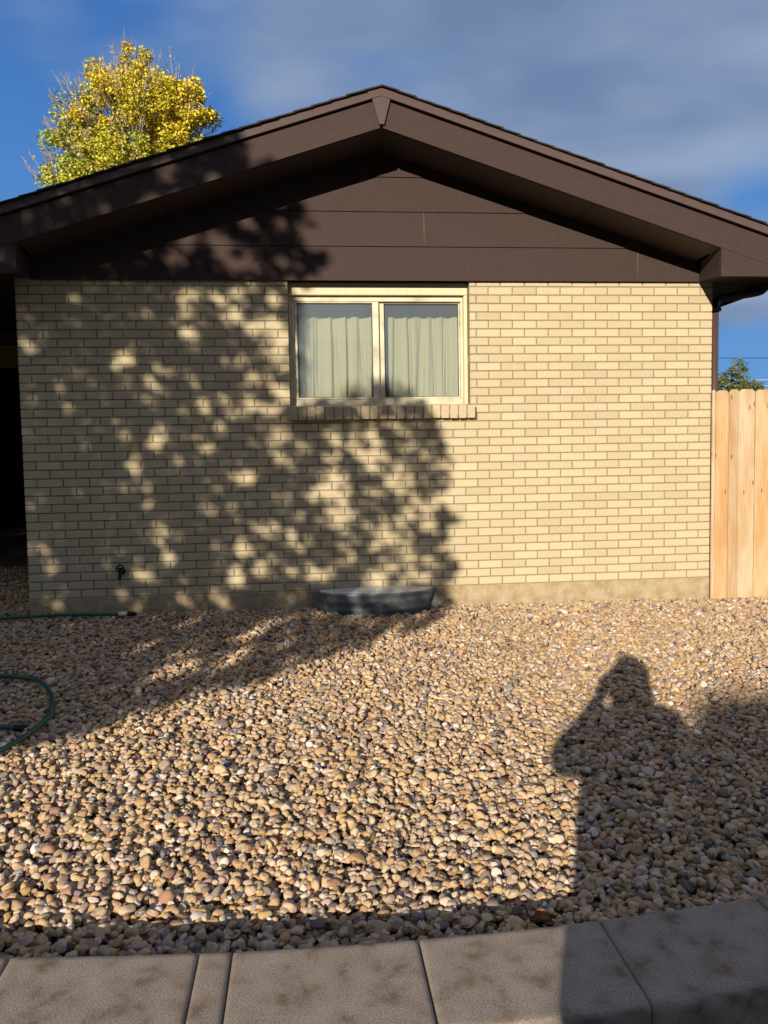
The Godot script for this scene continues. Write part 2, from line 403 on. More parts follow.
# ---------------------------------------------------------------- ground
func gy(x: float, z: float) -> float:
	var a := 0.045 - 0.0105 * clampf(x, -3.0, 9.0)
	return lerpf(a, -0.207, clampf(z / 4.3, 0.0, 1.0)) if z > 0.0 else a
func kerb_back(x: float) -> float:
	var d := clampf(absf(x - 2.35), 0.0, 2.2)
	return 4.362 - 0.06 * d * d - maxf(absf(x - 2.35) - 2.2, 0.0) * 0.264
func sheet(called: String, lo: Vector2, hi: Vector2, y: float, m: Material) -> void:
	var st := begin()
	quad(st, Vector3(lo.x, y, hi.y), Vector3(lo.x, y, lo.y), Vector3(hi.x, y, lo.y), Vector3(hi.x, y, hi.y))
	var o := part(called, done(st), m, self)
	o.set_meta("kind", "structure")
func ground() -> void:
	sheet("ground", Vector2(-900, -900), Vector2(900, 900), -0.30, mats.ground)
	sheet("road", Vector2(-60, 4.3), Vector2(60, 8.0), -0.262, mats.asphalt)
	sheet("yard", Vector2(-26, -40), Vector2(40, -0.15), -0.03, mats.ground)
	var pv := structure("far_pavement")
	part("paving_slab", box_at(Vector3(-40, -0.4, 8.0), Vector3(40, -0.14, 8.2), 0.01), mats.slab, pv)
	# kerb: slabs end to end along a shallow bend
	var kb := structure("kerb")
	var xs := [-4.3, -3.78, -3.26, -2.75, -2.23, -1.72, -1.2, -0.69, -0.18, 0.33, 0.845, 1.354, 1.865, 1.955, 2.466, 2.995, 3.50, 4.02, 4.54, 5.06, 5.58, 6.1, 6.62, 7.14, 7.66]
	var wob := FastNoiseLite.new(); wob.seed = 5; wob.frequency = 9.0; wob.fractal_octaves = 4
	for i in xs.size() - 1:
		var x0: float = xs[i] + 0.0028
		var x1: float = xs[i + 1] - 0.0028
		var st := begin(0)
		var nx := maxi(3, int((x1 - x0) / 0.012))
		var lift := rng.randf_range(-0.0015, 0.0015)
		# across: back foot, back shoulder, top, front shoulder, broken face, front foot
		var prof := [[0.0, -0.26], [0.0, -0.010], [0.003, -0.003], [0.010, 0.0]]
		for k in 22: prof.append([0.010 + (0.350 - 0.010) * (k + 1) / 22.0, -0.004 * (k + 1) / 22.0])
		prof.append_array([[0.356, -0.008], [0.359, -0.018], [0.360, -0.036], [0.361, -0.055], [0.363, -0.075], [0.364, -0.1], [0.366, -0.125], [0.368, -0.15], [0.370, -0.19]])
		var rows := []
		for a in nx + 1:
			var x := lerpf(x0, x1, float(a) / nx)
			var zb := kerb_back(x)
			var end := minf(a, nx - a) * (x1 - x0) / nx
			var row := []
			for q in prof:
				var e := wob.get_noise_3d(x, q[0] * 1.0, q[1] * 2.0)
				var face: float = smoothstep(0.348, 0.358, q[0])
				var drop := -0.003 * exp(-end / 0.003)
				var v := Vector3(x, -0.10 + q[1] + lift + e * 0.0012 + (drop if q[1] > -0.03 else 0.0) + e * face * 0.006, zb + q[0] + e * face * 0.016)
				if q[0] < 0.005: v.z += wob.get_noise_2d(x * 2.0, 7.0) * 0.004
				row.append(v)
			rows.append(row)
		for a in nx:
			for k in prof.size() - 1:
				quad(st, rows[a][k], rows[a + 1][k], rows[a + 1][k + 1], rows[a][k + 1])
		for side in [0, nx]:
			var r: Array = rows[side]
			for k in range(1, prof.size() - 1):
				if side == 0: tri(st, r[0], r[k], r[k + 1])
				else: tri(st, r[0], r[k + 1], r[k])
		st.generate_normals()
		part("kerb_slab", st, mats.kerb, kb)

func stone_mesh(seed_: int, sub: int) -> ArrayMesh:
	var r := RandomNumberGenerator.new()
	r.seed = seed_
	var v: Array[Vector3] = []
	var g := (1.0 + sqrt(5.0)) / 2.0
	for q in [[-1, g, 0], [1, g, 0], [-1, -g, 0], [1, -g, 0], [0, -1, g], [0, 1, g], [0, -1, -g], [0, 1, -g], [g, 0, -1], [g, 0, 1], [-g, 0, -1], [-g, 0, 1]]:
		v.append(Vector3(q[0], q[1], q[2]).normalized())
	var f := [[0, 11, 5], [0, 5, 1], [0, 1, 7], [0, 7, 10], [0, 10, 11], [1, 5, 9], [5, 11, 4], [11, 10, 2], [10, 7, 6], [7, 1, 8], [3, 9, 4], [3, 4, 2], [3, 2, 6], [3, 6, 8], [3, 8, 9], [4, 9, 5], [2, 4, 11], [6, 2, 10], [8, 6, 7], [9, 8, 1]]
	for s in sub:
		var mid := {}
		var f2 := []
		for t in f:
			var m := []
			for k in 3:
				var a: int = t[k]
				var b: int = t[(k + 1) % 3]
				var key := Vector2i(mini(a, b), maxi(a, b))
				if not mid.has(key):
					mid[key] = v.size()
					v.append(((v[a] + v[b]) * 0.5).normalized())
				m.append(mid[key])
			f2.append_array([[t[0], m[0], m[2]], [t[1], m[1], m[0]], [t[2], m[2], m[1]], [m[0], m[1], m[2]]])
		f = f2
	# flats worn on a pebble
	var planes := []
	for i in 10:
		planes.append([Vector3(r.randf_range(-1, 1), r.randf_range(-1, 1), r.randf_range(-1, 1)).normalized(), r.randf_range(0.54, 0.90)])
	var out: Array[Vector3] = []
	for p in v:
		var rad := 1.0
		for pl in planes:
			var c: float = p.dot(pl[0])
			if c > 0.05:
				var lim: float = pl[1] / c
				var hh := maxf(0.06 - absf(lim - rad), 0.0) / 0.06
				rad = minf(lim, rad) - hh * hh * 0.015
		out.append(p * rad)
	var st := begin(0)
	for t in f:
		tri(st, out[t[0]], out[t[2]], out[t[1]])
	return done(st)
func gravel() -> void:
	rng.seed = 2024
	var bed := structure("gravel")
	var st := begin(0)
	var x0 := -4.0
	var x1 := 9.0
	var z0 := -3.0
	var nz := 60
	var nx := 40
	for i in nx:
		for j in nz:
			var c := []
			for q in [[0, 0], [1, 0], [1, 1], [0, 1]]:
				var x := lerpf(x0, x1, float(i + q[0]) / nx)
				var z := lerpf(z0, kerb_back(x) - 0.001, float(j + q[1]) / nz)
				c.append(Vector3(x, gy(x, z) - 0.035, z))
			quad(st, c[0], c[1], c[2], c[3])
	part("soil", done(st), mats.bed, bed)
	# stones are dropped one by one on what already lies there
	var cs := 0.009
	var gx := int(13.0 / cs) + 2
	var gz := int(7.6 / cs) + 2
	var hf := PackedFloat32Array()
	hf.resize(gx * gz)
	hf.fill(-1.0)
	var xf: Array[Transform3D] = []
	var tone := PackedInt32Array()
	var size := PackedFloat32Array()
	var patch := FastNoiseLite.new(); patch.seed = 4; patch.frequency = 0.8; patch.fractal_octaves = 3
	for pas in 3:
		var step: float = [0.0215, 0.0240, 0.037][pas]
		var zz := z0 + 0.05
		while zz < 4.40:
			var lo := -2.2 if zz < 0.0 else lerpf(-1.6, -0.3, zz / 4.4)
			var hi := -0.03 if zz < 0.02 else lerpf(8.0, 5.2, zz / 4.4)
			var xx := lo
			while xx < hi:
				var x := xx + rng.randf_range(-0.5, 0.5) * step * 1.3
				var z := zz + rng.randf_range(-0.5, 0.5) * step * 1.3
				xx += step
				var a := clampf(0.0130 * exp(rng.randfn() * 0.22), 0.0075, 0.023)
				if pas == 2: a = clampf(a * rng.randf_range(0.75, 1.3), 0.008, 0.027)
				var b := a * rng.randf_range(0.62, 0.95)
				var c := a * rng.randf_range(0.42, 0.80)
				if z > kerb_back(x) - a * 0.9 or z < z0 + a or (z < a + 0.014 and x > -a - 0.005): continue
				if x > 2.24 and x < 3.24 and pow((x - 2.737) / 0.50, 2) + pow((z - 0.0) / 0.335, 2) < 1.0: continue
				var ci := int((x - x0) / cs)
				var cj := int((z - z0) / cs)
				var rr := int(ceil(a / cs))
				if ci - rr < 0 or cj - rr < 0 or ci + rr >= gx or cj + rr >= gz: continue
				var base := gy(x, z) - 0.034
				var top := -9.0
				var sum := 0.0
				var q := maxi(1, int(a * 0.6 / cs))
				for e in [[0, 0], [q, 0], [-q, 0], [0, q], [0, -q]]:
					var hh := maxf(hf[(cj + e[1]) * gx + ci + e[0]], base)
					top = maxf(top, hh); sum += hh
				var y := lerpf(sum / 5.0, top, 0.55) + c * 0.62
				if y > base + 0.050: continue
				for dj in range(-rr, rr + 1):
					for di in range(-rr, rr + 1):
						var d2 := (di * di + dj * dj) * cs * cs / (a * b)
						if d2 < 1.0:
							var o := (cj + dj) * gx + ci + di
							hf[o] = maxf(hf[o], y + c * sqrt(1.0 - d2) * 0.85)
				var tilt := Basis(Vector3(rng.randf_range(-1, 1), 0.0, rng.randf_range(-1, 1)).normalized(), rng.randfn() * 0.45) * Basis(Vector3.UP, rng.randf() * TAU)
				var inner := Basis(Vector3(rng.randf_range(-1, 1), rng.randf_range(-1, 1), rng.randf_range(-1, 1)).normalized(), rng.randf() * TAU)
				xf.append(Transform3D(tilt * Basis.from_scale(Vector3(a, c, b) * 1.3) * inner, Vector3(x, y, z)))
				var k := rng.randi() % STONES.size()                     # any stone may be of any kind
				if rng.randf() < 0.5: k = [0, 1, 2, 3, 4, 6, 11, 13][rng.randi() % 8]
				tone.append(k)
				# the largest stones along the kerb become parts of their own
				size.append(a / CAM_POS.distance_to(Vector3(x, y, z)) if pas > 0 and absf(x - 2.45) < 1.2 and z < kerb_back(x) - 0.03 else 0.0)
			zz += step
	var order := range(xf.size())
	order.sort_custom(func(i, j): return size[i] > size[j])
	var near := {}
	var meshes := []
	for i in 5: meshes.append(stone_mesh(300 + i, 2))
	for i in 300:
		var n: int = order[i]
		near[n] = true
		var o := part("stone", meshes[i % 5], mats["stone%d" % tone[n]], bed)
		o.transform = xf[n]
	var mm := MultiMesh.new()
	mm.transform_format = MultiMesh.TRANSFORM_3D
	mm.use_colors = true
	mm.mesh = stone_mesh(77, 2)
	mm.instance_count = xf.size() - 300
	var w := 0
	for n in xf.size():
		if near.has(n): continue
		mm.set_instance_transform(w, xf[n])
		var s: Array = STONES[tone[n]]
		var k := rng.randf_range(0.82, 1.14)
		mm.set_instance_color(w, Color(s[0] * k, s[1] * k * rng.randf_range(0.96, 1.04), s[2] * k * rng.randf_range(0.9, 1.1)))
		w += 1
	print("stones ", xf.size())
	var mi := MultiMeshInstance3D.new()
	mi.name = "pebbles"
	mi.multimesh = mm
	mi.material_override = mats.stone
	mi.set_meta("kind", "stuff")
	bed.add_child(mi, true)

# ---------------------------------------------------------------- the house
func roof_y(x: float) -> float:
	return RT - SL * absf(x - PK)
func rake(side: int, xa: float, xb: float, top: float, bottom: float) -> Array:
	# strip that follows the roof slope between xa and xb from the ridge, TOP and BOTTOM under the roof line
	var p := []
	for q in [[xa, top], [xb, top], [xb, bottom], [xa, bottom]]:
		p.append(Vector2(PK + side * q[0], RT - SL * q[0] - q[1]))
	return p
func brick_mesh(cache: Dictionary, l: float, h: float) -> ArrayMesh:
	var key := Vector2i(roundi(l * 2000), roundi(h * 2000))
	if not cache.has(key):
		var st := begin()
		cbox(st, Transform3D.IDENTITY, Vector3(l, h, 0.085), 0.0028)
		cache[key] = done(st)
	return cache[key]
func bricks(house: Node3D) -> void:
	rng.seed = 99
	var st := begin()
	for b in [[Vector3(0.004, YB - 0.005, -0.2), Vector3(OPEN.position.x, 2.66, -0.0065)], [Vector3(OPEN.end.x, YB - 0.005, -0.2), Vector3(W - 0.004, 2.66, -0.0065)], [Vector3(OPEN.position.x, YB - 0.005, -0.2), Vector3(OPEN.end.x, OPEN.position.y - 0.006, -0.0065)]]:
		add_box(st, b[0], b[1], 0.001)
	var wall := part("brick_wall", done(st), mats.mortar, house)
	var list := []
	var joint := 0.0095
	for k in 37:
		var y0 := YB + k * CO
		var y1 := minf(y0 + CO - joint, 2.665)
		var x := 0.0 if k % 2 == 0 else -BL * 0.5
		var i := 0
		while x < W - 0.02:
			var a := maxf(x, 0.0)
			var b := minf(x + BL, W) - joint
			if b > W - 0.05: b = W
			x += BL
			var segs := [[a, b]]
			if k >= 21:
				segs = []
				if a < OPEN.position.x: segs.append([a, minf(b, OPEN.position.x)])
				if b > OPEN.end.x: segs.append([maxf(a, OPEN.end.x), b])
			for s in segs:
				if s[1] - s[0] > 0.02: list.append([s[0], s[1], y0, y1])
	list.sort_custom(func(p, q): return (Vector3(p[0], p[2], 0) - CAM_POS).dot(CAM_F) < (Vector3(q[0], q[2], 0) - CAM_POS).dot(CAM_F))
	var cache := {}
	var rest := begin()
	for n in list.size():
		var b: Array = list[n]
		var at := Vector3((b[0] + b[1]) * 0.5, (b[2] + b[3]) * 0.5, -0.0425 + rng.randf_range(-0.0016, 0.0016))
		var xf := Transform3D(Basis.from_euler(Vector3(rng.randfn() * 0.006, rng.randfn() * 0.004, rng.randfn() * 0.0025)), at)
		var l: float = b[1] - b[0] - rng.randi_range(0, 3) * 0.0005
		if n < 300:
			var o := part("brick", brick_mesh(cache, l, b[3] - b[2]), mats["brick%d" % (rng.randi() % 7)], wall)
			o.transform = xf
		else:
			var c: Color = mats["brick%d" % (rng.randi() % 7)].albedo_color.srgb_to_linear() * rng.randf_range(0.94, 1.05)
			rest.set_color(Color(c.r, c.g, c.b, 1.0))
			cbox(rest, xf, Vector3(l, b[3] - b[2], 0.085), 0.0028)
	part("bricks", done(rest), mats.brick_mixed, wall).set_meta("kind", "stuff")
	# the sill: bricks on edge, leaning outwards
	var sill := part("window_sill", box_at(Vector3(OPEN.position.x + 0.003, 1.565, -0.17), Vector3(OPEN.end.x - 0.003, 1.638, 0.0585), 0.002), mats.mortar, house)
	var n := 21
	for i in n:
		var wd := 1.51 / n
		var xc := 2.066 + (i + 0.5) * wd
		var stb := begin()
		cbox(stb, Transform3D.IDENTITY, Vector3(wd - 0.008 - rng.randf() * 0.002, 0.105, 0.15), 0.003)
		var o := part("brick", done(stb), mats["brick%d" % [2, 4, 6, 4, 0, 6][rng.randi() % 6]], sill)
		o.transform = Transform3D(Basis(Vector3.RIGHT, 0.10), Vector3(xc, 1.603 + rng.randfn() * 0.001, -0.012 + rng.randfn() * 0.001))
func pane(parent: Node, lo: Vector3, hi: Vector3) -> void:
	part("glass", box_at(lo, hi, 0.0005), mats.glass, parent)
func window_(house: Node3D) -> void:
	var x0 := OPEN.position.x + 0.002
	var x1 := OPEN.end.x - 0.002
	var st := begin()
	# wooden casing round the frame, set back in the brick
	add_box(st, Vector3(x0, 2.553, -0.23), Vector3(x1, 2.65, -0.084))
	add_box(st, Vector3(x0, 1.665, -0.23), Vector3(x0 + 0.018, 2.552, -0.088))
	add_box(st, Vector3(x1 - 0.028, 1.665, -0.23), Vector3(x1, 2.552, -0.088))
	add_box(st, Vector3(x0, 1.648, -0.23), Vector3(x1, 1.664, -0.082))
	var win := part("window", done(st), mats.casing, house)
	var fr := begin()
	var fx0 := x0 + 0.019
	var fx1 := x1 - 0.029
	for b in [[fx0, 2.508, fx1, 2.552], [fx0, 1.665, fx1, 1.715], [fx0, 1.716, fx0 + 0.030, 2.507], [fx1 - 0.020, 1.716, fx1, 2.507]]:
		add_box(fr, Vector3(b[0], b[1], -0.202), Vector3(b[2], b[3], -0.130), 0.004)
	part("frame", done(fr), mats.vinyl, win)
	# two sashes on two tracks
	var a0 := fx0 + 0.031
	var b1 := fx1 - 0.021
	for s in [[a0, 2.815, -0.160, -0.130, 0.016], [2.790, b1, -0.194, -0.163, 0.016]]:
		var sa := begin()
		var e: float = s[4]
		var left: float = e if s[0] == a0 else 0.072
		var right: float = 0.052 if s[0] == a0 else 0.010
		add_box(sa, Vector3(s[0], 1.717, s[2]), Vector3(s[0] + left, 2.506, s[3]))
		add_box(sa, Vector3(s[1] - right, 1.717, s[2]), Vector3(s[1], 2.506, s[3]))
		add_box(sa, Vector3(s[0] + left, 1.717, s[2]), Vector3(s[1] - right, 1.717 + e, s[3]))
		add_box(sa, Vector3(s[0] + left, 2.506 - e * 0.6, s[2]), Vector3(s[1] - right, 2.506, s[3]))
		part("sash", done(sa), mats.vinyl, win)
		var g := begin()
		for q in [[s[0] + left, 1.717 + e, s[0] + left + 0.004, 2.506 - e * 0.6], [s[1] - right - 0.004, 1.717 + e, s[1] - right, 2.506 - e * 0.6], [s[0] + left + 0.004, 2.506 - e * 0.6 - 0.005, s[1] - right - 0.004, 2.506 - e * 0.6], [s[0] + left + 0.004, 1.717 + e, s[1] - right - 0.004, 1.717 + e + 0.003]]:
			add_box(g, Vector3(q[0], q[1], s[2] + 0.004), Vector3(q[2], q[3], s[3] - 0.004), 0.0005)
		part("gasket", done(g), mats.gasket, win)
		var zc: float = (s[2] + s[3]) * 0.5
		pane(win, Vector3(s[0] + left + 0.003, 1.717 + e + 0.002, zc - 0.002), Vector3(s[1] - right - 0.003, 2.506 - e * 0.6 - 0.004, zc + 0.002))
func gable(house: Node3D) -> void:
	var outline := PackedVector2Array([Vector2(0.128, 2.60), Vector2(0.128, roof_y(0.128) - 0.2), Vector2(PK, RT - 0.2), Vector2(5.472, roof_y(5.472) - 0.2), Vector2(5.472, 2.60)])
	part("gable_backing", prism([Vector2(0.01, 2.662), Vector2(0.01, roof_y(0.01) - 0.12), Vector2(PK, RT - 0.12), Vector2(W - 0.01, roof_y(W - 0.01) - 0.12), Vector2(W - 0.01, 2.662)], -0.12, 0.012), mats.siding, house)
	var rows := [2.643, 2.910, 3.180, 3.448, 3.75]
	var seams := [[0.128, 4.947, 5.472], [0.128, 3.176, 5.472], [0.128, 5.472], [0.128, 5.472]]
	for i in 4:
		for k in seams[i].size() - 1:
			var xa: float = seams[i][k] + (0.0025 if k > 0 else 0.0)
			var xb: float = seams[i][k + 1] - (0.0025 if k < seams[i].size() - 2 else 0.0)
			var rect := PackedVector2Array([Vector2(xa, rows[i]), Vector2(xa, rows[i + 1] + 0.012), Vector2(xb, rows[i + 1] + 0.012), Vector2(xb, rows[i])])
			for pl in Geometry2D.intersect_polygons(rect, outline):
				var st := begin()
				var y0: float = rows[i]
				add_prism(st, pl, 0.0125, func(y): return lerpf(0.036, 0.0235, clampf((y - y0) / 0.28, 0.0, 1.0)))
				part("siding_board", done(st), mats.siding, house)
		if seams[i].size() > 2:
			var sx: float = seams[i][1]
			part("joint_strip", box_at(Vector3(sx - 0.003, rows[i] + 0.004, 0.013), Vector3(sx + 0.003, rows[i + 1] - 0.003, 0.030), 0.001), mats.caulk, house)
func roof(house: Node3D) -> void:
	var back := -11.4
	var ex := 3.30                     # from the ridge to the eave
	for side in [-1, 1]:
		var rf := part("roof", prism(rake(side, 0.0, ex, 0.022, 0.088), back, 0.462), mats.soffit, house)
		# shingle courses lap from the eave up to the ridge
		var n := 26
		for i in n:
			var xa := ex + 0.03 - (i + 1) * (ex + 0.03) / n - 0.02
			var xb := ex + 0.03 - i * (ex + 0.03) / n
			xa = maxf(xa, 0.0)
			var st := begin()
			var p := PackedVector2Array()
			for q in [[xa, 0.011], [xb, 0.004], [xb, 0.0145], [xa, 0.0205]]:
				p.append(Vector2(PK + side * q[0], RT - SL * q[0] - q[1]))
			add_prism(st, p, back - 0.03, 0.552 + rng.randf_range(-0.006, 0.006))
			part("shingle_course", done(st), mats.shingle, rf)
		part("rake_trim", prism(rake(side, 0.0, ex + 0.012, 0.0225, 0.078), 0.464, 0.528), mats.trim, house)
		part("rake_fascia", prism(rake(side, 0.012, ex, 0.092, 0.292), 0.463, 0.500), mats.fascia, house)
		for q in [[0.0, 1.62], [1.626, 2.63]]:
			part("soffit", prism(rake(side, q[0], q[1], 0.262, 0.276), 0.012, 0.4625), mats.soffit, house)
		# boxed return at the foot of the rake
		var xi := 2.615
		var lo := 2.584
		var pts := [Vector2(PK + side * xi, RT - SL * xi - 0.284), Vector2(PK + side * ex, RT - SL * ex - 0.15), Vector2(PK + side * ex, lo), Vector2(PK + side * xi, lo)]
		part("eave_return", prism(pts, 0.466, 0.4965), mats.fascia, house)
		var ck := begin()
		var cw: float = PK + side * 2.672
		var cf: float = PK + side * xi
		var q8 := []
		for o in [0.0, side * 0.014]:
			q8.append_array([Vector3(cf + o, lo + 0.008, 0.4655), Vector3(cf + o, RT - SL * xi - 0.277, 0.4655), Vector3(cw + o, RT - SL * 2.672 - 0.277, 0.037), Vector3(cw + o, 2.646, 0.037)])
		quad(ck, q8[0], q8[1], q8[2], q8[3]); quad(ck, q8[7], q8[6], q8[5], q8[4])
		for e in 4: quad(ck, q8[e], q8[(e + 1) % 4], q8[4 + (e + 1) % 4], q8[4 + e])
		part("return_cheek", done(ck), mats.fascia, house)
		var xs := [PK + side * 2.69, PK + side * (ex - 0.022)]
		part("eave_soffit", box_at(Vector3(minf(xs[0], xs[1]), 2.647, 0.037), Vector3(maxf(xs[0], xs[1]), 2.66, 0.4655), 0.001), mats.soffit, house)
		xs = [PK + side * 2.812, PK + side * (ex - 0.022)]
		part("eave_soffit", box_at(Vector3(minf(xs[0], xs[1]), 2.647, back + 0.2), Vector3(maxf(xs[0], xs[1]), 2.66, 0.0365), 0.001), mats.soffit, house)
		xs = [PK + side * (ex - 0.021), PK + side * (ex - 0.001)]
		part("eave_fascia", box_at(Vector3(minf(xs[0], xs[1]), lo, back + 0.1), Vector3(maxf(xs[0], xs[1]), 2.79, 0.4655), 0.002), mats.fascia, house)
	part("ridge_keystone", prism([Vector2(2.733, 3.838), Vector2(PK, 3.853), Vector2(2.867, 3.838), Vector2(2.818, 3.655), Vector2(2.782, 3.655)], 0.47, 0.523), mats.trim, house)
	# gutter along the right eave, with its elbow and downspout
	var gx := PK + ex
	var st := begin()
	add_prism(st, PackedVector2Array([Vector2(gx, 2.79), Vector2(gx + 0.002, 2.68), Vector2(gx + 0.09, 2.68), Vector2(gx + 0.12, 2.78), Vector2(gx + 0.116, 2.781), Vector2(gx + 0.087, 2.685), Vector2(gx + 0.006, 2.685), Vector2(gx + 0.004, 2.79)]), back + 0.1, 0.47)
	part("gutter", done(st), mats.gutter, house)
	var el := begin(0)
	add_tube(el, smooth_path([Vector3(6.150, 2.69, -0.12), Vector3(6.150, 2.655, -0.12), Vector3(6.128, 2.615, -0.12), Vector3(6.07, 2.588, -0.12), Vector3(5.9, 2.560, -0.12), Vector3(5.76, 2.535, -0.12), Vector3(5.715, 2.520, -0.12), Vector3(5.700, 2.48, -0.12)], 6), 0.034, 0.033, 12)
	part("gutter_elbow", done(el), mats.gutter, house)
	var ds := begin(0)
	add_tube(ds, [Vector3(5.698, 2.51, -0.12), Vector3(5.698, 1.2, -0.12), Vector3(5.698, 0.02, -0.12)], 0.027, 0.027, 12)
	part("downspout", done(ds), mats.downspout, house)
	var br := begin()
	add_box(br, Vector3(5.61, 2.425, -0.155), Vector3(5.735, 2.455, -0.085))
	part("downspout_bracket", done(br), mats.downspout, house)
func shell(house: Node3D) -> void:
	part("foundation", box_at(Vector3(-0.004, -0.32, -11.0), Vector3(W + 0.004, YB - 0.004, 0.010), 0.006), mats.foundation, house)
	part("side_wall", box_at(Vector3(0.004, YB, -11.0), Vector3(0.1, 2.66, -0.201), 0.002), mats.brick0, house)
	part("side_wall", box_at(Vector3(W - 0.1, YB, -11.0), Vector3(W - 0.004, 2.66, -0.201), 0.002), mats.brick0, house)
	part("rear_wall", box_at(Vector3(0.101, YB, -11.0), Vector3(W - 0.101, 3.0, -10.9), 0.002), mats.brick0, house)
	part("ceiling", box_at(Vector3(0.101, 2.662, -10.89), Vector3(W - 0.101, 2.70, -0.122), 0.002), mats.room, house)
	part("room_floor", box_at(Vector3(0.101, YB, -10.89), Vector3(W - 0.101, YB + 0.1, -0.201), 0.002), mats.room, house)
	part("room_wall", box_at(Vector3(0.102, YB + 0.1, -4.1), Vector3(W - 0.102, 2.661, -4.0), 0.002), mats.room, house)
	# open porch beside the house: ceiling, header, back and side walls
	part("porch_ceiling", box_at(Vector3(-6.5, 2.60, -9.2), Vector3(-0.51, 2.78, 0.1), 0.004), mats.soffit, house)
	part("porch_header", box_at(Vector3(-6.0, 2.22, -2.16), Vector3(-0.002, 2.44, -2.06), 0.004), mats.plywood, house)
	part("porch_header", box_at(Vector3(-6.0, 2.445, -2.2), Vector3(-0.002, 2.583, -2.04), 0.004), mats.soffit, house)
	part("porch_back_wall", box_at(Vector3(-6.5, -0.1, -9.2), Vector3(0.002, 2.6, -9.0), 0.004), mats.siding, house)
	part("porch_side_wall", box_at(Vector3(-6.5, -0.1, -8.99), Vector3(-6.3, 2.6, -1.0), 0.004), mats.siding, house)
	var sl := part("porch_slab", box_at(Vector3(-6.29, -0.2, -8.99), Vector3(-0.006, 0.055, -2.96), 0.01), mats.slab, self)
	sl.set_meta("kind", "structure")
	# hose tap on the brick
	var sp := begin(0)
	add_tube(sp, [Vector3(0.716, 0.37, -0.004), Vector3(0.716, 0.37, 0.006)], 0.03, 0.028, 14)
	add_tube(sp, smooth_path([Vector3(0.716, 0.37, 0.0), Vector3(0.716, 0.368, 0.05), Vector3(0.716, 0.35, 0.075), Vector3(0.716, 0.315, 0.085)], 5), 0.015, 0.014, 10)
	var tap := part("hose_tap", done(sp), mats.black, house)
	var hd := begin(0)
	add_tube(hd, [Vector3(0.716, 0.365, 0.05), Vector3(0.716, 0.40, 0.065)], 0.007, 0.007, 8)
	var ring := []
	for i in 17: ring.append(Vector3(0.716 + 0.027 * cos(TAU * i / 16.0), 0.402, 0.066) + Vector3(0, 0.4, 0.9).normalized().cross(Vector3.RIGHT) * 0.027 * sin(TAU * i / 16.0))
	add_tube(hd, ring, 0.006, 0.006, 6)
	add_tube(hd, [Vector3(0.69, 0.402, 0.066), Vector3(0.742, 0.402, 0.066)], 0.006, 0.006, 6)
	part("handle", done(hd), mats.black, tap)
func curtains() -> void:
	for c in [["pale curtain behind the left pane, drawn towards the middle of the window", 2.165, 2.765, 31.0], ["pale curtain behind the right pane, hanging clear of the middle post", 2.905, 3.56, 47.0]]:
		var st := begin(0)
		var nx := 150
		var ny := 26
		var rows := []
		var wv := FastNoiseLite.new(); wv.seed = int(c[3]); wv.frequency = 1.0
		for j in ny + 1:
			var y := lerpf(1.60, 2.402, float(j) / ny)
			var row := []
			for i in nx + 1:
				var u := float(i) / nx
				var x := lerpf(c[1], c[2], u)
				# pinch pleats: gathered at the top, opening downwards
				var ph: float = u * (c[2] - c[1]) / 0.112 * TAU + wv.get_noise_2d(u * 5.0, y * 0.25 + c[3]) * 3.2
				var fold := 1.0 - 2.0 * pow(absf(sin(ph * 0.5)), 5.0) + 0.35 * sin(ph + 1.0)
				var amp := lerpf(0.020, 0.013, float(j) / ny) * (1.0 + 0.35 * wv.get_noise_2d(u * 7.0, 3.0))
				x += 0.010 * sin(ph * 0.5 + c[3]) * (1.0 - float(j) / ny)
				row.append(Vector3(x, y + (0.006 * sin(ph) if j == ny else 0.0), -0.285 + fold * amp))
			rows.append(row)
		for j in ny:
			for i in nx:
				quad(st, rows[j][i], rows[j + 1][i], rows[j + 1][i + 1], rows[j][i + 1])
		var o := part("curtain", done(st), mats.curtain, self)
		o.mesh = o.mesh
		tag(o, c[0], "curtain", "curtains in the window")
	var rod := begin(0)
	add_tube(rod, [Vector3(2.02, 2.370, -0.318), Vector3(3.6, 2.370, -0.318)], 0.010, 0.010, 8)
	for x in [2.03, 3.59]: add_tube(rod, [Vector3(x, 2.370, -0.318), Vector3(x, 2.405, -0.198)], 0.007, 0.007, 6)
	tag(part("curtain_rod", done(rod), mats.gutter, self), "thin rod above the curtains inside the window", "curtain rod")
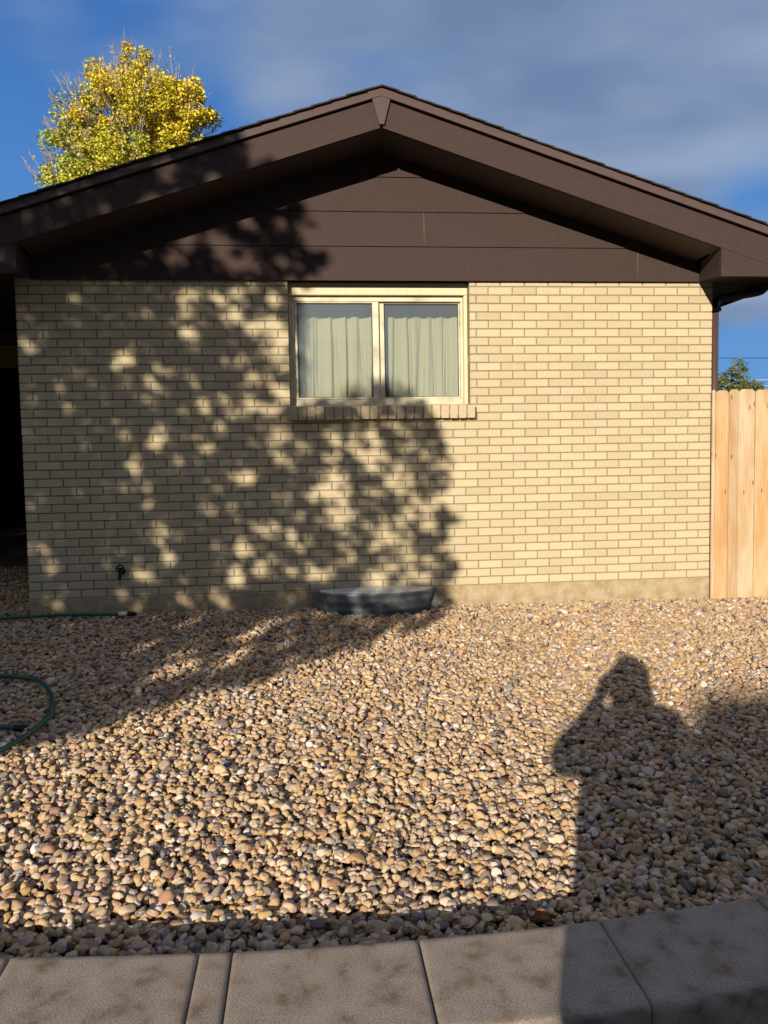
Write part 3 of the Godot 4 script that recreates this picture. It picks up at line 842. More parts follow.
func well() -> void:
	var t := thing("window_well", "galvanised half-round window well with pale lid below the window", "window well", Vector3(2.737, 0.0, 0.012))
	var st := begin(0)
	var n := 48
	# profile from rim to foot: rolled rim and two ribs
	var prof := [[-0.012, 0.160], [-0.010, 0.168], [-0.002, 0.171], [0.006, 0.168], [0.008, 0.158], [0.003, 0.150], [0.000, 0.140], [0.000, 0.122], [0.003, 0.112], [0.004, 0.100], [0.003, 0.088], [0.0, 0.078], [-0.001, 0.060], [0.0, 0.046], [0.003, 0.036], [0.004, 0.026], [0.002, 0.012], [0.0, 0.0], [0.0, -0.12]]
	var rows := []
	for i in n + 1:
		var a := PI * i / n
		var row := []
		for q in prof:
			var inset: float = q[0] - 0.30 * clampf(0.14 - q[1], 0.0, 0.2)
			row.append(Vector3(-cos(a) * (0.468 + inset), q[1], pow(sin(a), 0.82) * (0.292 + inset)))
		rows.append(row)
	for i in n:
		for k in prof.size() - 1:
			quad(st, rows[i][k], rows[i + 1][k], rows[i + 1][k + 1], rows[i][k + 1])
	part("steel_wall", done(st), mats.galvanised, t)
	for s in [-1, 1]:
		part("flange", box_at(Vector3(minf(s * 0.46, s * 0.515), -0.10, 0.0), Vector3(maxf(s * 0.46, s * 0.515), 0.150, 0.003), 0.001), mats.galvanised, t)
	var lid := begin(0)
	var rim := []
	for i in n + 1:
		var a := PI * i / n
		rim.append(Vector3(-cos(a) * 0.462, 0.169, pow(sin(a), 0.82) * 0.284))
	var mid := Vector3(0, 0.192, 0.04)
	for i in n:
		tri(lid, mid, rim[i], rim[i + 1])
	tri(lid, mid, rim[n], rim[0])
	part("lid", done(lid), mats.cover, t)
func hose() -> void:
	var t := thing("garden_hose", "dark green garden hose lying in loose coils on the gravel", "hose")
	var raw := [Vector3(0.79, 0, 0.205), Vector3(0.70, 0, 0.19), Vector3(0.28, 0, 0.185), Vector3(-0.135, 0, 0.262), Vector3(-0.62, 0, 0.45), Vector3(-0.95, 0, 0.95), Vector3(-0.75, 0, 1.45), Vector3(-0.2, 0, 1.60), Vector3(0.353, 0, 1.612), Vector3(0.474, 0, 1.635), Vector3(0.587, 0, 1.716), Vector3(0.69, 0, 1.857), Vector3(0.775, 0, 2.03), Vector3(0.815, 0, 2.165), Vector3(0.84, 0, 2.308), Vector3(0.83, 0, 2.452), Vector3(0.795, 0, 2.62), Vector3(0.70, 0, 2.80), Vector3(0.45, 0, 3.02), Vector3(0.05, 0, 3.05), Vector3(-0.25, 0, 2.78), Vector3(-0.05, 0, 2.50), Vector3(0.35, 0, 2.40), Vector3(0.62, 0, 2.415), Vector3(0.73, 0, 2.44)]
	var pts := []
	for q in raw: pts.append(Vector3(q.x, gy(q.x, q.z) + 0.038 + 0.006 * sin(q.x * 7.0 + q.z * 5.0), q.z))
	pts = smooth_path(pts, 8)
	var st := begin(0)
	add_tube(st, pts, 0.0125, 0.0125, 10)
	part("tube", done(st), mats.hose, t)
	var e: Vector3 = pts[0]
	var c1 := begin(0)
	add_tube(c1, [e + Vector3(-0.065, 0, -0.012), e + Vector3(0.005, 0.001, 0.0)], 0.0165, 0.0165, 12)
	part("coupling", done(c1), mats.coupling, t)
	var c2 := begin(0)
	add_tube(c2, [e + Vector3(0.004, 0.001, 0.0), e + Vector3(0.03, 0, 0.005), e + Vector3(0.07, -0.002, 0.012)], 0.018, 0.013, 12)
	part("nozzle", done(c2), mats.black, t)
	var f: Vector3 = pts[pts.size() - 1]
	var c3 := begin(0)
	add_tube(c3, [f + Vector3(-0.01, 0, 0), f + Vector3(0.03, 0, 0.008)], 0.016, 0.016, 12)
	part("end_fitting", done(c3), mats.black, t)
func dry_leaf() -> void:
	var t := thing("fallen_leaf", "curled orange-brown dead leaf lying on the stones by the kerb", "leaf", Vector3(2.87, gy(2.87, 4.23) + 0.030, 4.215), 0.6)
	var st := begin(0)
	var n := 12
	var rows := []
	for i in n + 1:
		var u := float(i) / n
		var half := 0.021 * pow(sin(PI * clampf(u * 0.96 + 0.02, 0.0, 1.0)), 0.8) * (1.0 + 0.16 * sin(u * 26.0))
		var row := []
		for k in 7:
			var s := (k - 3) / 3.0
			row.append(Vector3(s * half, 0.018 * s * s + 0.012 * sin(u * 4.0) + 0.003 * sin(s * 5.0 + u * 9.0), (u - 0.5) * 0.075))
		rows.append(row)
	for i in n:
		for k in 6: quad(st, rows[i][k], rows[i][k + 1], rows[i + 1][k + 1], rows[i + 1][k])
	part("blade", done(st), mats.dry_leaf, t).rotation = Vector3(-0.5, 0.0, 0.35)
	var sk := begin(0)
	add_tube(sk, [Vector3(0, 0.010, 0.034), Vector3(0.004, 0.002, 0.055), Vector3(0.012, 0.0, 0.075)], 0.0012, 0.0009, 5)
	part("stalk", done(sk), mats.dry_leaf, t).rotation = Vector3(-0.5, 0.0, 0.35)
func fence() -> void:
	rng.seed = 61
	var t := thing("board_fence", "new cedar privacy fence with dog-eared boards against the brick corner", "fence", Vector3(5.575, -0.03, 0.07))
	var ws := [0.030, 0.116, 0.090, 0.143, 0.14, 0.14, 0.115, 0.14, 0.14, 0.14, 0.14, 0.14, 0.14, 0.14, 0.14, 0.14, 0.14, 0.14, 0.14, 0.14]
	var x := 0.0
	for i in ws.size():
		var w: float = ws[i]
		var x0 := x + 0.0018
		var x1 := x + w - 0.0022
		x += w
		var h := 1.775 + rng.randf_range(-0.006, 0.006)
		var y0 := rng.randf_range(-0.02, 0.0)
		var ear := minf(0.022, w * 0.3)
		var zf := 0.008 + rng.randf_range(-0.004, 0.004)
		var pl := [Vector2(x0, y0), Vector2(x0, h - ear), Vector2(x0 + ear, h), Vector2(x1 - ear, h), Vector2(x1, h - ear), Vector2(x1, y0)]
		var st := begin()
		var uo := Vector2(rng.randf() * 0.5 - x0 / 0.30, 0.03 + rng.randf() * 0.02)
		# front and back with grain running up the board
		for face in [1, -1]:
			for k in [[0, 1, 4], [0, 4, 5], [1, 2, 3], [1, 3, 4]]:
				var kk: Array = k if face > 0 else [k[0], k[2], k[1]]
				for v in kk:
					var q: Vector2 = pl[v]
					st.set_uv(Vector2(q.x / 0.30, q.y / 1.9) + uo)
					st.add_vertex(Vector3(q.x, q.y, zf if face > 0 else zf - 0.016))
		for k in 6:
			var a: Vector2 = pl[k]
			var b: Vector2 = pl[(k + 1) % 6]
			for v in [[b, 0.0], [a, 0.0], [a, -0.016], [b, 0.0], [a, -0.016], [b, -0.016]]:
				st.set_uv(Vector2(v[0].x / 0.30 + v[1], v[0].y / 1.9) + uo)
				st.add_vertex(Vector3(v[0].x, v[0].y, zf + v[1]))
		var o := part("picket", done(st), mats["cedar%d" % [0, 1, 2, 0, 3, 1, 0, 2][i % 8]], t)
		o.rotation.z = rng.randfn() * 0.0012
	for y in [0.3, 0.95, 1.55]:
		part("rail", box_at(Vector3(0.05, y, -0.058), Vector3(x, y + 0.085, -0.0115), 0.003), mats.rail, t)
	for px in [1.1, x - 0.12]:
		part("post", box_at(Vector3(px, -0.2, -0.15), Vector3(px + 0.09, 1.72, -0.0585), 0.004), mats.rail, t)

# ---------------------------------------------------------------- trees
func leaf_mesh(long: float, wide: float) -> ArrayMesh:
	var st := begin()
	var p := [Vector3(0, 0, 0), Vector3(-wide * 0.5, long * 0.35, wide * 0.12), Vector3(-wide * 0.36, long * 0.72, wide * 0.08), Vector3(0, long, 0), Vector3(wide * 0.36, long * 0.72, wide * 0.08), Vector3(wide * 0.5, long * 0.35, wide * 0.12)]
	tri(st, p[0], p[1], p[2]); tri(st, p[0], p[2], p[3]); tri(st, p[0], p[3], p[4]); tri(st, p[0], p[4], p[5])
	return done(st)
func leaves(parent: Node, called: String, at: Array, cols: Array, lm: ArrayMesh, m: Material, smin := 0.7, smax := 1.25) -> void:
	var mm := MultiMesh.new()
	mm.transform_format = MultiMesh.TRANSFORM_3D
	mm.use_colors = true
	mm.mesh = lm
	mm.instance_count = at.size()
	for i in at.size():
		var b := Basis.from_euler(Vector3(rng.randf() * TAU, rng.randf() * TAU, rng.randf() * TAU)).scaled(Vector3.ONE * rng.randf_range(smin, smax))
		mm.set_instance_transform(i, Transform3D(b, at[i]))
		mm.set_instance_color(i, cols[i])
	var mi := MultiMeshInstance3D.new()
	mi.name = called
	mi.multimesh = mm
	mi.material_override = m
	mi.set_meta("kind", "stuff")
	parent.add_child(mi, true)
func limb(st: SurfaceTool, a: Vector3, b: Vector3, r0: float, r1: float, sides := 6, bow := 0.12) -> Array:
	var l := a.distance_to(b)
	var o := Vector3(rng.randfn(), rng.randfn() * 0.5 + 0.3, rng.randfn()) * l * bow * 0.5
	var pts := []
	var n := 6
	for i in n + 1:
		var t := float(i) / n
		pts.append(a.lerp(b, t) + o * sin(PI * t) + Vector3(rng.randfn(), rng.randfn(), rng.randfn()) * l * 0.008)
	add_tube(st, pts, r0, r1, sides)
	return pts
func ball() -> Vector3:
	while true:
		var v := Vector3(rng.randf_range(-1, 1), rng.randf_range(-1, 1), rng.randf_range(-1, 1))
		if v.length_squared() <= 1.0: return v
	return Vector3.ZERO
# trees across the road: one known from its shade on the wall, others added
func street_tree(base: Vector3, outline: Array, mid: Vector2, gaps: bool, label: String) -> void:
	rng.seed = 417
	var t := thing("street_tree", label, "tree", base, 0.0, "trees on the verge")
	var c := 0.02
	var ox := mid.x - 3.8
	var oy := mid.y - 3.0
	var gw := 382
	var gh := 310
	var mask := PackedByteArray()
	mask.resize(gw * gh)
	var pl := PackedVector2Array()
	for i in range(0, outline.size(), 2): pl.append(Vector2(outline[i], outline[i + 1]))
	for j in gh:
		for i in gw:
			mask[j * gw + i] = 1 if Geometry2D.is_point_in_polygon(Vector2(ox + i * c, oy + j * c), pl) else 0
	for g in range(0, GAPS.size() if gaps else 0, 4):
		# leafless streaks cut along the sun rays to put light patches on the wall
		var big: float = maxf(GAPS[g + 2], GAPS[g + 3])
		var small: float = minf(GAPS[g + 2], GAPS[g + 3])
		var rx := big * (0.9 if GAPS[g] < 1.5 else 1.15) + 0.010
		var ry := small * (0.8 if GAPS[g] < 1.5 else 1.0) + 0.013
		var way := Vector2.from_angle(-0.62 + 0.25 * sin(g * 1.7))
		for j in range(maxi(0, int((GAPS[g + 1] - rx - oy) / c)), mini(gh, int((GAPS[g + 1] + rx - oy) / c) + 2)):
			for i in range(maxi(0, int((GAPS[g] - rx - ox) / c)), mini(gw, int((GAPS[g] + rx - ox) / c) + 2)):
				var q := Vector2(ox + i * c - GAPS[g], oy + j * c - GAPS[g + 1])
				if pow(q.dot(way) / rx, 2) + pow(q.cross(way) / ry, 2) < 1.0:
					mask[j * gw + i] = 0
	# and small holes cut at random for finer flecks of light
	for n in (150 if gaps else 0):
		var hc := Vector2(rng.randf_range(-0.3, 2.3), rng.randf_range(-0.5, 3.4))
		var hr := rng.randf_range(0.018, 0.05)
		for j in range(maxi(0, int((hc.y - hr - oy) / c)), mini(gh, int((hc.y + hr - oy) / c) + 2)):
			for i in range(maxi(0, int((hc.x - hr - ox) / c)), mini(gw, int((hc.x + hr - ox) / c) + 2)):
				var q := Vector2(ox + i * c, oy + j * c) - hc
				if Vector2(q.dot(Vector2(0.81, -0.58)) * 0.7, q.cross(Vector2(0.81, -0.58))).length() < hr: mask[j * gw + i] = 0
	var at := []
	var cols := []
	var thin := FastNoiseLite.new(); thin.seed = 8; thin.frequency = 1.7
	var tries := 0
	while at.size() < (120000 if gaps else 40000) and tries < 400000:
		tries += 1
		var u := rng.randf_range(mid.x - 3.5, mid.x + 3.4)
		var v := rng.randf_range(mid.y - 2.8, mid.y + 3.0)
		var i := int((u - ox) / c)
		var j := int((v - oy) / c)
		if mask[j * gw + i] == 0: continue
		# how far from the middle of the crown: sets how deep it is here
		var q := Vector2((u - mid.x) / 3.4, (v - mid.y) / 3.1).length()
		var deep := 1.9 * sqrt(maxf(0.12, 1.0 - q * q))
		if u > 1.6 and gaps and thin.get_noise_2d(u * 2.0 - v * 1.2, v * 4.0 + u * 3.0) > lerpf(0.34, 0.0, clampf((u - 1.6) / 1.2, 0.0, 1.0)) and rng.randf() < 0.9: continue
		var w := rng.randf_range(-1.0, 1.0) * deep
		var dist := (base.z + w) / -SUN.z
		at.append(Vector3(u, v, 0.0) - SUN * dist - base)
		var y := rng.randf()
		cols.append(Color(0.06 + 0.05 * y, 0.105 + 0.03 * y, 0.03 + 0.01 * y))
	print("leaves ", at.size())
	leaves(t, "crown", at, cols, leaf_mesh(0.07, 0.048) if gaps else leaf_mesh(0.10, 0.065), mats.leaf_green)
	var st := begin(0)
	var fork := Vector3(0.15, 2.1, 0.0)
	add_tube(st, smooth_path([Vector3(0, -0.1, 0), Vector3(0.03, 0.5, 0), Vector3(0.12, 1.6, 0.02), fork], 5), 0.21, 0.13, 12)
	part("trunk", done(st), mats.bark, t)
	var br := begin(0)
	for k in 34:
		var goal: Vector3 = at[rng.randi() % at.size()]
		var a := fork + Vector3(0, -0.3 * rng.randf(), 0)
		var pts := limb(br, a, a.lerp(goal, 0.86), 0.05, 0.012, 6, 0.2)
		for s in 4:
			var g2: Vector3 = at[rng.randi() % at.size()]
			var from: Vector3 = pts[3 + s % 3]
			if from.distance_to(g2) < 1.4: limb(br, from, g2, 0.012, 0.004, 4, 0.2)
	part("branches", done(br), mats.bark, t)
func autumn_tree() -> void:
	rng.seed = 733
	var base := Vector3(-2.7, -0.30, -18.0)
	var t := thing("autumn_tree", "tall tree with yellow autumn leaves and bare twigs behind the roof", "tree", base)
	# lobes: middle (x, y, z), radius, leaves, how golden, how bare
	var lobes := [[Vector3(-2.62, 12.0, -18.0), 1.05, 4400, 0.75, 0.15], [Vector3(-1.30, 11.2, -17.8), 1.05, 6000, 0.95, 0.2], [Vector3(-3.55, 11.0, -18.1), 1.2, 4600, 0.4, 0.65], [Vector3(-2.45, 10.6, -17.3), 1.5, 10000, 0.8, 0.3], [Vector3(-3.95, 9.9, -17.9), 1.1, 4600, 0.15, 0.5], [Vector3(-1.40, 10.0, -18.0), 1.2, 5600, 0.8, 0.3], [Vector3(-2.65, 9.0, -17.4), 1.7, 10500, 0.4, 0.15], [Vector3(-4.70, 9.25, -18.2), 0.7, 1100, 0.4, 0.9], [Vector3(-2.3, 8.2, -18.6), 2.2, 2200, 0.3, 0.2], [Vector3(-0.95, 9.2, -18.0), 1.0, 900, 0.6, 0.4]]
	var at := []
	var cols := []
	var trunk := begin(0)
	add_tube(trunk, smooth_path([Vector3(0, -0.1, 0), Vector3(0.1, 2, 0), Vector3(0.0, 5, 0.1), Vector3(0.15, 8, 0.2), Vector3(0.1, 10.5, 0.1)], 5), 0.26, 0.06, 10)
	part("trunk", done(trunk), mats.bark, t)
	var br := begin(0)
	var tw := begin(0)
	for l in lobes:
		var c: Vector3 = l[0] - base
		var r: float = l[1]
		var root := Vector3(0.1, clampf(c.y - r * 1.6 - 1.0, 3.0, 9.5), 0.1)
		limb(br, root, c, 0.07, 0.03, 6, 0.25)
		var clumps := []
		for k in int(38 * r * r + 6):
			var q := ball()
			q = q.normalized() * pow(q.length(), 0.7)
			var p := c + q * r
			clumps.append([p, rng.randf_range(0.16, 0.36) * (0.75 + 0.25 * r), rng.randf(), rng.randf()])
			limb(tw, c + q * r * 0.25 - Vector3(0, 0.25, 0), p, 0.016, 0.006, 3, 0.2)
		for k in int(l[2] * 1.5):
			var cl: Array = clumps[rng.randi() % clumps.size()]
			if cl[3] < l[4] * 0.55: continue
			var p: Vector3 = cl[0] + ball() * cl[1]
			at.append(p)
			var gold := clampf(l[3] + (cl[2] - 0.5) * 0.55 + rng.randfn() * 0.12, 0.0, 1.0)
			var col := Color(0.30, 0.40, 0.035).lerp(Color(0.72, 0.57, 0.045), gold)
			if rng.randf() < 0.10: col = Color(0.55, 0.42, 0.2)
			cols.append(col * rng.randf_range(0.8, 1.12))
		# bare shoots that stand out of the crown
		for k in int(44 * r * (0.5 + l[4])):
			var q := ball().normalized()
			if q.y < -0.15: q.y = -q.y
			var a := c + q * r * rng.randf_range(0.55, 0.95)
			var dir := (q * 0.75 + Vector3(rng.randfn() * 0.16, 0.75, rng.randfn() * 0.16)).normalized()
			var b := a + dir * rng.randf_range(0.3, 0.8)
			limb(tw, a, b, 0.014, 0.007, 3, 0.1)
			for s in 3:
				var m := a.lerp(b, rng.randf_range(0.25, 0.85))
				limb(tw, m, m + (dir + Vector3(rng.randfn(), rng.randf() * 0.6, rng.randfn()) * 0.55).normalized() * rng.randf_range(0.12, 0.32), 0.007, 0.004, 3, 0.1)
				if rng.randf() < 0.5 * (1.0 - l[4] * 0.6):
					at.append(m + ball() * 0.05)
					cols.append(Color(0.60, 0.45, 0.05).lerp(Color(0.5, 0.42, 0.25), rng.randf()))
	part("branches", done(br), mats.bark, t)
	part("twigs", done(tw), mats.pale_bark, t).set_meta("kind", "stuff")
	leaves(t, "crown", at, cols, leaf_mesh(0.078, 0.062), mats.leaf)
	# a second bare crown further left, only its top twigs clear the roof
	var b2 := Vector3(-6.75, -0.30, -18.5)
	var t2 := thing("bare_tree", "leafless pale twigs of a tree top just above the roof edge", "tree", b2)
	var s2 := begin(0)
	add_tube(s2, smooth_path([Vector3(0, -0.1, 0), Vector3(0.1, 3, 0), Vector3(0, 6.5, 0)], 4), 0.16, 0.05, 8)
	part("trunk", done(s2), mats.bark, t2)
	var s3 := begin(0)
	for k in 36:
		var a := Vector3(rng.randfn() * 0.15, rng.randf_range(5.0, 6.6), rng.randfn() * 0.15)
		var b := Vector3(rng.randfn() * 0.55, rng.randf_range(7.6, 9.5), rng.randfn() * 0.5)
		var p := limb(s3, a, b, 0.02, 0.006, 4, 0.12)
		for s in 3: limb(s3, p[3 + s], p[3 + s] + Vector3(rng.randfn() * 0.2, 0.4, rng.randfn() * 0.2), 0.008, 0.004, 3, 0.1)
	part("branches", done(s3), mats.pale_bark, t2)
func green_tree() -> void:
	rng.seed = 88
	var base := Vector3(17.9, -0.30, -22.0)
	var t := thing("green_tree", "small green tree showing over the fence under the wires", "tree", base)
	var s := begin(0)
	add_tube(s, smooth_path([Vector3(0, -0.1, 0), Vector3(0.05, 1.2, 0), Vector3(0.1, 3.2, 0)], 4), 0.10, 0.03, 8)
	part("trunk", done(s), mats.bark, t)
	var at := []
	var cols := []
	var br := begin(0)
	for l in [[Vector3(0.25, 4.15, 0), 0.62, 900], [Vector3(-0.35, 3.6, 0), 0.62, 900], [Vector3(0.75, 3.6, 0.1), 0.58, 800], [Vector3(0.2, 3.3, 0.3), 0.85, 1300], [Vector3(0.1, 2.4, 0), 1.1, 1500], [Vector3(-0.65, 4.0, 0.2), 0.34, 260], [Vector3(1.12, 3.75, 0.0), 0.22, 160], [Vector3(0.42, 4.72, 0.0), 0.22, 130]]:
		limb(br, Vector3(0.05, 2.0, 0), l[0], 0.03, 0.012, 5, 0.2)
		var cl := []
		for k in int(30 * l[1]): cl.append(l[0] + ball() * l[1])
		for k in int(l[2]):
			at.append(cl[rng.randi() % cl.size()] + ball() * 0.17)
			cols.append(Color(0.085, 0.11, 0.028).lerp(Color(0.21, 0.19, 0.06), rng.randf() * rng.randf()))
	part("branches", done(br), mats.bark, t)
	leaves(t, "crown", at, cols, leaf_mesh(0.10, 0.06), mats.leaf_green)
func wires() -> void:
	for q in [[7.6, "timber utility pole carrying the wires, standing behind the house"], [33.0, "timber utility pole carrying the wires, standing beyond the fence"]]:
		var p := thing("utility_pole", q[1], "pole", Vector3(q[0], -0.30, -24.0), 0.0, "poles carrying the wires")
		var s := begin(0)
		add_tube(s, [Vector3(0, -0.2, 0), Vector3(0, 3, 0), Vector3(0, 5.9, 0)], 0.14, 0.10, 10)
		part("shaft", done(s), mats.pole_wood, p)
		part("crossarm", box_at(Vector3(-0.06, 5.05, -0.7), Vector3(0.06, 5.16, 0.7), 0.005), mats.pole_wood, p)
	for q in [[4.87, 4.92, "dark wire strung highest above the green tree", "wire"], [4.03, 4.03, "pale upper cable of the pair crossing the green tree", "pale_wire"], [3.79, 3.80, "pale lower cable of the pair crossing the green tree", "pale_wire"]]:
		var s := begin(0)
		var pts := []
		for i in 25:
			var u := i / 24.0
			pts.append(Vector3(lerpf(7.6, 33.0, u), lerpf(q[0], q[1], u) + 0.25 * (pow(2.0 * u - 1.0, 2) - 0.02), -24.0 + 0.12))
		add_tube(s, pts, 0.016, 0.016, 5)
		tag(part("utility_wire", done(s), mats[q[3]], self), q[2], "wire", "wires between the poles")
func far_house() -> void:
	var t := thing("neighbouring_house", "plastered bungalow with a plain gabled roof across the road", "house", Vector3(2.6, -0.30, 21.5))
	var wl := begin()
	add_box(wl, Vector3(-5.6, 0.0, -3.6), Vector3(9.0, 2.75, 3.6), 0.01)
	for x in [-5.6, 8.9]:
		var g := PackedVector2Array([Vector2(-3.6, 2.751), Vector2(0.0, 5.35), Vector2(3.6, 2.751)])
		for face in [0.0, 0.1]:
			tri(wl, Vector3(x + face, g[0].y, g[0].x), Vector3(x + face, g[1].y, g[1].x), Vector3(x + face, g[2].y, g[2].x))
	part("wall", done(wl), mats.plaster, t)
	for s in [-1, 1]:
		var r := begin()
		var a := Vector3(-5.85, 5.70, 0.0)
		var b := Vector3(-5.85, 2.62, s * 4.2)
		var d := Vector3(15.1, 0, 0)
		var k := Vector3(0, -0.16, 0)
		quad(r, a, b, b + d, a + d); quad(r, a + k, a + d + k, b + d + k, b + k)
		quad(r, b, b + k, b + d + k, b + d); quad(r, a, a + k, b + k, b); quad(r, a + d, b + d, b + d + k, a + d + k)
		part("roof", done(r), mats.shingle, t)
	for x in [-4.2, -1.4, 4.2, 6.6]:
		var w := part("window", box_at(Vector3(x, 0.95, -3.64), Vector3(x + 1.5, 2.2, -3.601), 0.01), mats.vinyl, t)
		part("pane", box_at(Vector3(x + 0.06, 1.01, -3.65), Vector3(x + 0.72, 2.14, -3.641), 0.002), mats.gasket, w)
		part("pane", box_at(Vector3(x + 0.78, 1.01, -3.65), Vector3(x + 1.44, 2.14, -3.641), 0.002), mats.gasket, w)
	var dr := part("door", box_at(Vector3(1.5, 0.0, -3.65), Vector3(2.45, 2.08, -3.601), 0.01), mats.fascia, t)
	part("handle", box_at(Vector3(1.58, 0.98, -3.70), Vector3(1.62, 1.12, -3.651), 0.005), mats.coupling, dr)

# ---------------------------------------------------------------- the photographer, who stands behind the camera and shades the gravel
func sdf(bones: Array, cell: float, k: float) -> Array:
	var lo := Vector3.ONE * 99.0
	var hi := -lo
	for b in bones:
		var r := maxf(b[2], b[3]) + cell * 3.0
		for e in [b[0], b[1]]:
			lo = lo.min(e - Vector3.ONE * r); hi = hi.max(e + Vector3.ONE * r)
	var n := Vector3i((hi - lo) / cell) + Vector3i(2, 2, 2)
	var f := PackedFloat32Array()
	f.resize(n.x * n.y * n.z)
	f.fill(0.3)
	for b in bones:
		var a: Vector3 = b[0]
		var ab: Vector3 = b[1] - a
		var l2 := maxf(ab.length_squared(), 1e-9)
		var r := maxf(b[2], b[3]) + k + cell * 2.0
		var i0 := Vector3i(((a.min(b[1]) - Vector3.ONE * r - lo) / cell).max(Vector3.ZERO))
		var i1 := Vector3i((a.max(b[1]) + Vector3.ONE * r - lo) / cell).min(n - Vector3i.ONE)
		for z in range(i0.z, i1.z + 1):
			for y in range(i0.y, i1.y + 1):
				var o := (z * n.y + y) * n.x
				for x in range(i0.x, i1.x + 1):
					var p := lo + Vector3(x, y, z) * cell - a
					var t := clampf(p.dot(ab) / l2, 0.0, 1.0)
					var d: float = (p - ab * t).length() - lerpf(b[2], b[3], t)
					var g := f[o + x]
					var h := maxf(k - absf(d - g), 0.0) / k
					f[o + x] = minf(d, g) - h * h * k * 0.25
	var id := PackedInt32Array()
	id.resize(f.size())
	id.fill(-1)
	var vs := PackedVector3Array()
	var off := [0, 1, n.x, n.x + 1, n.x * n.y, n.x * n.y + 1, n.x * n.y + n.x, n.x * n.y + n.x + 1]
	var edges := [[0, 1], [2, 3], [4, 5], [6, 7], [0, 2], [1, 3], [4, 6], [5, 7], [0, 4], [1, 5], [2, 6], [3, 7]]
	for z in n.z - 1:
		for y in n.y - 1:
			for x in n.x - 1:
				var o := (z * n.y + y) * n.x + x
				var m := 0
				for q in 8:
					if f[o + off[q]] < 0.0: m |= 1 << q
				if m == 0 or m == 255: continue
				var sum := Vector3.ZERO
				var cnt := 0
				for e in edges:
					if ((m >> e[0]) & 1) != ((m >> e[1]) & 1):
						var fa := f[o + off[e[0]]]
						var fb := f[o + off[e[1]]]
						var t := fa / (fa - fb)
						var pa := Vector3(e[0] & 1, (e[0] >> 1) & 1, e[0] >> 2)
						var pb := Vector3(e[1] & 1, (e[1] >> 1) & 1, e[1] >> 2)
						sum += pa.lerp(pb, t); cnt += 1
				id[o] = vs.size()
				vs.append(lo + (Vector3(x, y, z) + sum / cnt) * cell)
	var tris := PackedInt32Array()
	var sx := 1
	var sy := n.x
	var sz := n.x * n.y
	for z in range(1, n.z - 1):
		for y in range(1, n.y - 1):
			for x in range(1, n.x - 1):
				var o := (z * n.y + y) * n.x + x
				var s0 := f[o] < 0.0
				for ax in [[sx, sy, sz], [sy, sz, sx], [sz, sx, sy]]:
					var s1 := f[o + ax[0]] < 0.0
					if s0 == s1: continue
					var q := [id[o], id[o - ax[1]], id[o - ax[1] - ax[2]], id[o - ax[2]]]
					if q.min() < 0: continue
					if s0: tris.append_array([q[0], q[2], q[1], q[0], q[3], q[2]])
					else: tris.append_array([q[0], q[1], q[2], q[0], q[2], q[3]])
	return [vs, tris]
func add_sdf(st: SurfaceTool, bones: Array, cell: float, k: float) -> void:
	var r := sdf(bones, cell, k)
	var vs: PackedVector3Array = r[0]
	var cols := []
	for p in vs:
		var best := 9.0
		var c := Color.GRAY
		for b in bones:
			var ab: Vector3 = b[1] - b[0]
			var t := clampf((p - b[0]).dot(ab) / maxf(ab.length_squared(), 1e-9), 0.0, 1.0)
			var d: float = (p - b[0] - ab * t).length() - lerpf(b[2], b[3], t)
			if d < best:
				best = d; c = b[4]
		cols.append(c)
	for i in r[1]:
		st.set_color(cols[i])
		st.add_vertex(vs[i])
